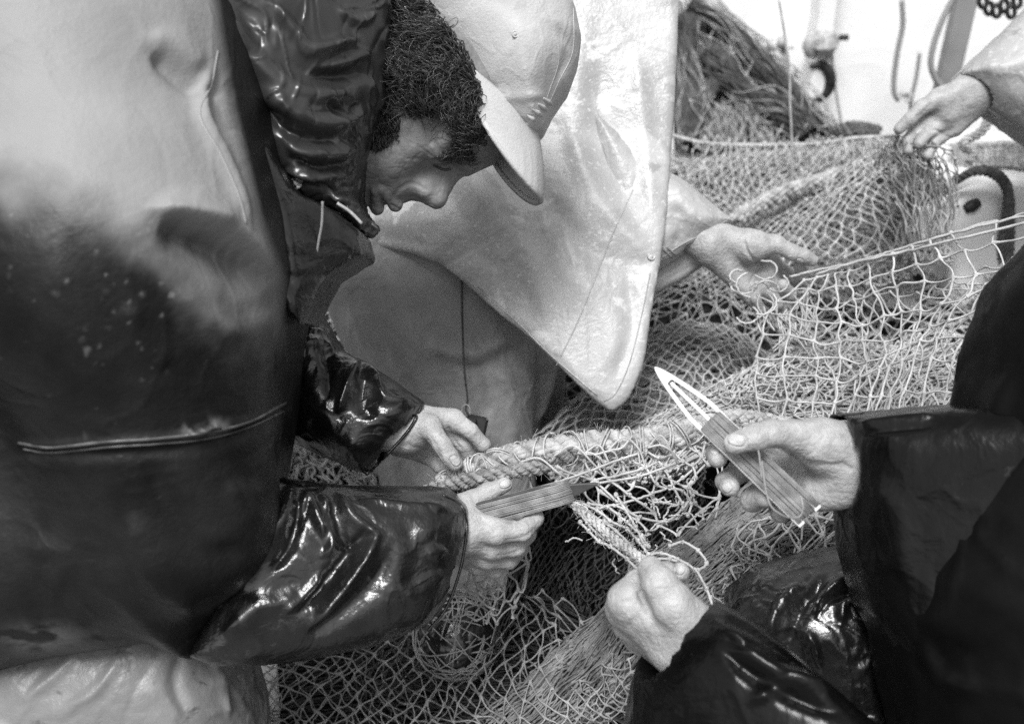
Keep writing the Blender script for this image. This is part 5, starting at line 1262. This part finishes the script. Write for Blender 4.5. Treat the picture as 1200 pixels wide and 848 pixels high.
# --- gathered bundle of parallel strands running diagonally to the bottom
A9 = [[(560, 850, 1.16), (640, 770, 1.14), (720, 700, 1.10), (790, 640, 1.06), (860, 575, 1.06), (930, 520, 1.08)],
      [(600, 880, 1.12), (670, 800, 1.09), (745, 720, 1.05), (820, 655, 1.02), (900, 590, 1.02), (1000, 540, 1.04)],
      [(660, 910, 1.12), (720, 830, 1.08), (790, 750, 1.04), (860, 690, 1.01), (940, 630, 1.01), (1060, 570, 1.02)],
      [(740, 930, 1.14), (790, 860, 1.10), (850, 780, 1.06), (910, 720, 1.03), (990, 660, 1.03), (1100, 600, 1.04)]]
S9 = patch(A9)
m9 = thing('fishing_net', 'tight bundle of parallel net strands running diagonally to the bottom edge', 'net', W(760, 850, 1.1) * [1, 1, 0], 'fishing nets piled on the deck')
obj('packed_netting', sheet_vf(S9, off=.02, th=.08), MAT['core'], m9)
obj('gathered_strands', joinVF(strand_bundle(S_off(S9, .006), 90, .0010, 91, .007, m=30, wig=.6), net(S9, 13, 80, .0009, .55, .007, 14, 92, .035, 2.4, m=6), net(S9, 17, 60, .0009, .55, .012, 12, 93, .05, 2.4, m=6), net(S_off(S9, -.004), 26, 16, .0008, .3, .006, 10, 94, .05, 2.2, cond=lambda x, y: (x * .72 + y > 1290))), mat('net_twine_old', .19, .75, .3, var=.5, vscale=30, bump=.8, bscale=900, bdist=.0008), m9)
# open meshes lying over the bundle at right and the bottom
A10 = [[(870, 610, 1.0), (930, 600, .99), (1000, 590, .98), (1060, 580, .98)], [(860, 660, .98), (930, 650, .97), (1000, 640, .96), (1060, 640, .96)], [(870, 720, .98), (930, 700, .97), (1000, 690, .96), (1060, 690, .96)]]
lo_ = thing('fishing_net', 'ragged pale mesh edge lying below the hand with the needle', 'net', W(930, 700, .98) * [1, 1, 0])
obj('netting', joinVF(net(patch(A10), 8, 6, .0011, .35, .008, 12, 101, .08, 2.1), net(patch(A10), 7, 7, .0011, .4, .012, 12, 102, .12, 2.1)), MAT['cord'], lo_)
tq = []
for i in range(60):
    c = np.array([870, 690], float) + gl.normal(0, 1, 2) * [14, 28]; dd = .97 + gl.normal(0, .01); a = gl.uniform(0, 6.28); q = []
    for s_ in range(5): q.append((c[0], c[1], dd)); a += gl.normal(0, .8); c = c + np.array([math.cos(a), math.sin(a)]) * gl.uniform(4, 8)
    tq.append(q)
obj('frayed_twine', traced(tq, .0009, 9, .0002, 5), MAT['cord_mid'], lo_)
A11 = [[(250, 755, 1.30), (340, 740, 1.32), (430, 720, 1.34), (520, 690, 1.32), (610, 680, 1.26), (700, 720, 1.14), (790, 740, 1.06)],
       [(250, 800, 1.26), (340, 790, 1.28), (430, 775, 1.28), (520, 765, 1.24), (610, 760, 1.18), (690, 770, 1.10), (770, 790, 1.03)],
       [(250, 860, 1.20), (340, 855, 1.20), (430, 850, 1.20), (520, 850, 1.16), (610, 850, 1.10), (690, 850, 1.05), (770, 860, 1.0)]]
S11 = patch(A11)
m11 = thing('fishing_net', 'tangled grey net along the bottom edge below the wet black sleeve', 'net', W(480, 840, 1.25) * [1, 1, 0], 'fishing nets piled on the deck')
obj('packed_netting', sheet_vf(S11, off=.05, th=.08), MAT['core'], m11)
obj('netting', joinVF(net(S11, 20, 10, .0009, .2, .012, 6, 111, .05, 2.3), net(S_off(S11, .025), 26, 12, .0008, .25, .02, 6, 112, .06, 2.3)), MAT['cord_mid'], m11)
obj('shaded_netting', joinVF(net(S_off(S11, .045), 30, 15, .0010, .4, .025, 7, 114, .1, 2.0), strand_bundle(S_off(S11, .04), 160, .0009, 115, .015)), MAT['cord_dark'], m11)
# small patch of net under his wrist
A12 = [[(540, 655, 1.0), (580, 650, 1.0), (615, 640, 1.0)], [(535, 690, 1.02), (580, 690, 1.02), (612, 680, 1.02)], [(530, 720, 1.04), (570, 730, 1.04), (600, 730, 1.04)]]
top('hanging_mesh', net(patch(A12), 4, 6, .0011, .25, .004, 14, 121, .12), MAT['cord_mid'], 'few loose grey meshes hanging below the wrist of the hand with the dark needle', 'net')
# wad of net wrapped round a dark float
flt = thing('net_float', 'dark round float wrapped in net beside the hollow under the sleeve', 'float', W(535, 790, 1.2) * [1, 1, 0])
ff = Field(V(535, 745, 1.22) - .08, V(535, 745, 1.22) + .08, .003); ff.ell(V(535, 745, 1.22), np.eye(3), (.052, .048, .05), .01)
fv = fold(ff.mesh(2), [], 3, 30, 2); obj('float_body', fv, MAT['oil_black'], flt)
gg = np.random.default_rng(6); c = V(535, 745, 1.22); ln = []
for i in range(60):
    a = gg.normal(0, 1, 3); a /= np.linalg.norm(a); b = np.cross(a, gg.normal(0, 1, 3)); b /= np.linalg.norm(b); t = np.linspace(gg.uniform(0, 6), gg.uniform(6, 9), 14)[:, None]
    ln.append(tube1(c + .052 * (a * np.cos(t) + b * np.sin(t)) + gg.normal(0, .002, 3), .0009, 5, smooth=False))
obj('wrapping', joinVF(*ln), MAT['cord_mid'], flt)
# net glimpsed between his two sleeves
A13 = [[(310, 500, 1.42), (370, 520, 1.42), (440, 545, 1.40)], [(300, 545, 1.36), (370, 560, 1.36), (440, 575, 1.36)], [(300, 600, 1.32), (370, 610, 1.32), (440, 610, 1.32)]]
m13 = thing('fishing_net', 'pale tangle of net glimpsed between the two black sleeves', 'net', W(370, 600, 1.4) * [1, 1, 0])
obj('netting', joinVF(net(patch(A13), 8, 8, .0014, .6, .010, 14, 131, .25), net(S_off(patch(A13), .01), 9, 9, .0014, .6, .012, 14, 132, .25), net(S_off(patch(A13), .02), 10, 9, .0013, .6, .012, 14, 133, .25)), MAT['cord'], m13)
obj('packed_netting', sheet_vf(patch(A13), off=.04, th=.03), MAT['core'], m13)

# ================================================================== TOOLS
def needle(name, tip, tail, wmax, d_tip, d_tail, body_mat, label, eye=True, tilt=0, hidden=0):
    o = thing(name, label, 'netting needle', W(tail[0], tail[1], d_tail))
    a, b = V(*tip, d_tip), V(*tail, d_tail); ax = b - a; L = np.linalg.norm(ax); ax /= L
    nrm = np.array([0, 0, -1.0]) + np.array([0, tilt, 0]); sd_ = np.cross(ax, nrm); sd_ /= np.linalg.norm(sd_); nrm = np.cross(sd_, ax)
    if nrm[2] > 0: nrm = -nrm
    # the outline in needle coordinates (s along, w across)
    hf = Field((0 - .01, -wmax, -.004), (L + .01, wmax, .004), .0007)
    x, y, z = hf.ax[0][:, None, None], hf.ax[1][None, :, None], hf.ax[2][None, None, :]
    s = x / L; W_ = np.where(s < (.3 if eye else .42), wmax * .5 * np.clip(s / (.3 if eye else .42), 0, 1) ** (.62 if eye else .8), wmax * .5)
    d = np.maximum(np.abs(y) - W_ - 0 * z, np.maximum(-x, x - L))
    if eye:
        s1 = np.clip((s - .07) / .30, 0, 1); open_ = np.where(s < .10, -1.0, W_ - .0036)
        hole = np.maximum(np.abs(y) - open_, x - L * .37); d = np.maximum(d, -hole)
        tongue = np.maximum(np.abs(y) - .0014 - .0008 * s, np.maximum(L * .11 - x, x - L * .38)); d = np.minimum(d, tongue)
    notch = np.maximum(np.abs(y) - wmax * .25, L - .012 - x); d = np.maximum(d, -notch)
    D = np.maximum(d + 0 * z, np.abs(z) - .0014)
    hf.D = D.astype(np.float32); v, f = hf.mesh(1)
    to = lambda q: a + q[:, :1] * ax + q[:, 1:2] * sd_ + q[:, 2:] * nrm
    vv_ = to(v)
    obj('needle_blade', (vv_, f), body_mat, o)
    # twine wound lengthwise round the body
    tw = []; g = np.random.default_rng(3)
    for face in (1, -1):
        nn = 15
        for i in range(nn * 2):
            w0 = (i % nn - nn / 2 + .5) / nn * wmax * .92 + g.normal(0, .0003); w1 = w0 + g.normal(0, .0008)
            z0 = face * (.0024 + (.0016 if i >= nn else 0) * (1 - (2 * w0 / wmax) ** 2) + .0006 * g.random())
            t = np.linspace(0, 1, 9); xs = L * ((.36 if eye else .20) + .02 * abs(w0 / wmax) * 4 * 0 + g.uniform(0, .015)) * (1 - t) + L * .985 * t
            q = np.stack([xs, w0 * (1 - t) + w1 * t, z0 * np.clip(np.sin(np.pi * np.clip(t * .92 + .04, 0, 1)) * 3, .45, 1)], 1)
            tw.append(tube1(to(q), .00085, 5, smooth=False))
    obj('wound_twine', joinVF(*tw), MAT['twine'], o)
    return o
nd = needle('netting_needle', (767, 430), (950, 606), .0235, .81, .772, MAT['plastic'], 'white plastic netting needle wound with twine in the black-sleeved hand')
obj('loose_twine', traced([[(893, 540, .76), (897, 570, .755), (903, 592, .752), (918, 604, .75), (935, 606, .75), (941, 596, .752), (938, 580, .757)], [(885, 512, .765), (890, 535, .762), (893, 560, .758)]], .0008, 1, .0001, 6), MAT['twine'], nd)
nd2 = needle('netting_needle', (702, 566), (548, 606), .0235, .905, .925, MAT['wood'], "dark netting needle full of twine in the old fisherman's near hand", eye=False, tilt=.35)

# ================================================================== GEAR ON THE BULWARK
def Wp(px, py, y):            # point on the vertical plane at depth y
    r = V(px, py, 1.0) @ M3; return CAM + r * (y / r[1])
def ww(pts, y): return np.array([Wp(a, b, y) for a, b in pts])
hk = thing('wall_hook', 'curved dark hook hanging under a pulley block on the white bulwark', 'hook', Wp(960, 120, 3.5))
obj('block', joinVF(tube1(ww([(952, 66), (952, 54), (960, 46), (970, 46), (977, 54)], 3.5), [.022, .034, .040, .036, .022], 12), tube1(ww([(966, 42), (968, 56), (966, 70)], 3.46), [.02, .036, .012], 10)), MAT['rope'], hk, world=True)
obj('hook', tube1(ww([(949, 78), (962, 76), (971, 84), (973, 98), (966, 112), (950, 119)], 3.48), [.008, .014, .02, .02, .014, .006], 10), MAT['dark'], hk, world=True)
obj('cord', joinVF(tube1(ww([(955, 60), (954, 90), (953, 120), (954, 140)], 3.49), .006, 6), tube1(ww([(975, 60), (977, 90), (982, 120), (987, 150)], 3.49), .005, 6)), MAT['rope'], hk, world=True)
obj('pin', tube1(ww([(984, 44), (989, 44), (994, 44)], 3.5), .010, 8), MAT['dark'], hk, world=True)
sh = thing('shackle', 'small dark shackles fixed to the bulwark left of the hook', 'shackle', Wp(910, 80, 3.5))
obj('bow', joinVF(tube1(ww([(896, 78), (900, 62), (902, 54)], 3.5), .009, 6), tube1(ww([(916, 50), (920, 66), (921, 82)], 3.5), .012, 6)), MAT['metal'], sh, world=True)
obj('pin', joinVF(tube1(ww([(899, 53), (906, 54)], 3.49), .02, 8), tube1(ww([(912, 50), (920, 51)], 3.49), .02, 8), tube1(ww([(890, 55), (930, 56)], 3.52), .005, 6)), MAT['metal'], sh, world=True)
top('hanging_line', tube1(ww([(913, 0), (918, 30), (925, 80), (926, 120), (928, 165), (929, 215)], 2.05), .0025, 6), MAT['cord'], 'thin pale line hanging straight down in front of the hook', 'line', world=True)
top('cable', tube1(ww([(1057, 0), (1058, 30), (1052, 60), (1048, 90), (1048, 108), (1053, 118)], 3.4), .009, 8), MAT['grey_post'], 'thin grey cable hanging in a bend on the bulwark above the far hand', 'cable', world=True)
ft = thing('pipe_fitting', 'small white pipe and fitting on the bulwark beside the grey cable', 'fitting', Wp(1065, 120, 3.45))
obj('pipe', tube1(ww([(1078, 62), (1074, 90), (1068, 118), (1067, 150)], 3.45), .007, 8), MAT['grey_post'], ft, world=True)
obj('collar', tube1(ww([(1056, 112), (1062, 108), (1066, 114), (1062, 120)], 3.43), .012, 8), MAT['metal'], ft, world=True)
pst = thing('stanchion', 'sloping grey steel stanchion at the top right before the bulwark', 'stanchion', Wp(1100, 110, 2.9) * [1, 1, 0])
p_a, p_b = Wp(1138, -30, 2.9), Wp(1105, 115, 2.9); dv = (p_b - p_a); p_c = p_a + dv * (p_a[2] / -dv[2])
obj('post', box_vf((p_a + p_c) / 2, dv, np.cross(dv, [0, 1, 0]), (0, 1, 0), np.linalg.norm(p_c - p_a), .055, .05, .006), MAT['grey_post'], pst, world=True, smooth=False)
obj('foot_plate', box_vf(p_c + [0, 0, .012], (1, 0, 0), (0, 1, 0), (0, 0, 1), .16, .14, .02, .004), MAT['grey_post'], pst, world=True, smooth=False)
top('hose', tube1(ww([(1122, -10), (1106, 20), (1095, 50), (1091, 75), (1098, 95), (1112, 110)], 2.8), .008, 10), MAT['grey_post'], 'grey hose looping down beside the sloping stanchion', 'hose', world=True)
ch = []
for i, (x, y) in enumerate([(1152, 2), (1159, 10), (1168, 13), (1177, 7), (1185, 14), (1192, 2)]):
    ch.append(tube1([Wp(x + 4.5 * math.cos(a), y + 7 * math.sin(a), 2.7 + .01 * (i % 2)) for a in np.linspace(0, 6.28, 10)], .006, 6))
top('chain', joinVF(*ch), MAT['dark'], 'dark chain links hanging in the top right corner', 'chain', world=True)

# bin with rope on the right
bn_ = thing('fish_bin', 'white plastic fish bin with rounded rim behind the nets at the right', 'bin', W(1150, 300, 2.05) * [1, 1, 0])
b0 = W(1095, 190, 2.1); b1_ = W(1245, 214, 2.0); zt = (b0[2] + b1_[2]) / 2
def bin_vf():
    ex = b1_ - b0; ex[2] = 0; Lx = np.linalg.norm(ex); ex /= Lx; ey = np.array([-ex[1], ex[0], 0]); Ly = .42
    n = 40; t = np.arange(n) * 2 * np.pi / n
    def ring(grow, z):
        c, s = np.cos(t), np.sin(t); p = 4.5
        X = np.sign(c) * np.abs(c) ** (2 / p) * (Lx / 2 + grow); Y = np.sign(s) * np.abs(s) ** (2 / p) * (Ly / 2 + grow)
        o = b0 + ex * Lx / 2 + ey * Ly / 2; return np.stack([o[0] + X * ex[0] + Y * ey[0], o[1] + X * ex[1] + Y * ey[1], np.full(n, z)], 1)
    prof = [(-.05, .02), (-.02, .03), (0, zt - .06), (.022, zt - .055), (.026, zt - .01), (.018, zt), (-.01, zt), (-.016, zt - .02), (-.03, zt - .3), (-.07, .08), (-.5 * Ly + .01, .07)]
    v = np.concatenate([ring(g_, z) for g_, z in prof]); f = []
    for i in range(len(prof) - 1):
        for k in range(n): f.append([i * n + k, i * n + (k + 1) % n, (i + 1) * n + (k + 1) % n, (i + 1) * n + k])
    return v, np.array(f)
obj('bin_shell', bin_vf(), MAT['white'], bn_, world=True)
bl = thing('plastic_crate', 'pale plastic crate with rounded corner and hand hole, dark rope turned over it', 'crate', W(1150, 330, 1.85) * [1, 1, 0])
cf = Field(V(1085, 190, 1.78), V(1290, 420, 2.12), .006)
cf.pillow([(1108, 238), (1120, 226), (1152, 212), (1176, 216), (1260, 222), (1260, 390), (1112, 390)], 1.86, 1.84, .10, .022, 0)
cvv = cf.mesh(3); obj('crate_shell', cvv, MAT['white'], bl)
ccb = bvh(cvv); hh_ = on(ccb, 1138, 242, .001, 1.86)
obj('hand_hole', tube1([hh_ + [-.012, .006, 0], hh_, hh_ + [.014, -.008, 0]], [.008, .012, .009], 10), MAT['dark'], bl)
obj('support', tube1([V(1180, 380, 1.94), floor_pt(1180, 380, 1.94, .35), floor_pt(1180, 380, 1.94, 0)], .06, 18), MAT['white'], bl)
cr_ = []
for k in range(3):
    cr_.append(rope_vf(spline(vn([(1115 + 3 * k, 215 - 2 * k, 1.83), (1140 + 4 * k, 202 - 2 * k, 1.80), (1165 + 4 * k, 206, 1.80), (1180 + 2 * k, 230, 1.82), (1172 + 6 * k, 290, 1.84), (1165 + 6 * k, 360, 1.86)]), 6), .008, .03, 3, 4, seed=k))
top('mooring_rope', joinVF(*cr_), MAT['rope_dark'], 'dark rope turned over the rounded pale crate at the right edge', 'rope')
cl = []
for k in range(7):
    y = 172 + k * 4; cl.append(rope_vf(spline(vn([(1095, y + 4, 2.3), (1120, y, 2.26), (1150, y + 3 * math.sin(k), 2.24), (1180, y - 2, 2.26), (1215, y + 3, 2.3)]), 6), .011, .04, 3, 4, seed=k))
top('coiled_rope', joinVF(*cl), MAT['rope'], 'coiled grey rope lying behind the white fish bin', 'rope')
top('rope_end', joinVF(rope_vf(spline(vn([(1155, 128, 1.9), (1158, 140, 1.9), (1150, 155, 1.9), (1132, 164, 1.9), (1130, 172, 1.9), (1142, 180, 1.9), (1134, 190, 1.9)]), 6), .010, .035, 3, 4)), MAT['rope'], 'single pale rope end curling down below the far cuff', 'rope')
top('rope_coil', joinVF(*[rope_vf(spline(vn([(975 + 3 * k, 152 + 3 * k, 2.6), (1000, 147 + 4 * k, 2.55), (1030 - 2 * k, 152 + 3 * k, 2.6)]), 6), .014, .05, 3, 4, seed=k) for k in range(3)]), MAT['rope_dark'], 'dark rope coil on the heap in front of the bulwark foot', 'rope')
# equipment box behind, right side, dark
# white slats seen through the net at the bottom left
for i, (x, lab) in enumerate([(268, 'white wooden batten seen through the net, the one nearest the pale trousers'), (316, 'white wooden batten seen through the net, the one farther from the pale trousers')]):
    a = V(x - 3, 735, 1.36); b = V(x + 4, 870, 1.26)
    top('batten', box_vf((a + b) / 2, b - a, (1, 0, 0), np.cross(b - a, [1, 0, 0]), np.linalg.norm(b - a), .022, .012, .002), MAT['white'], lab, 'batten', group='white battens under the net', smooth=False)
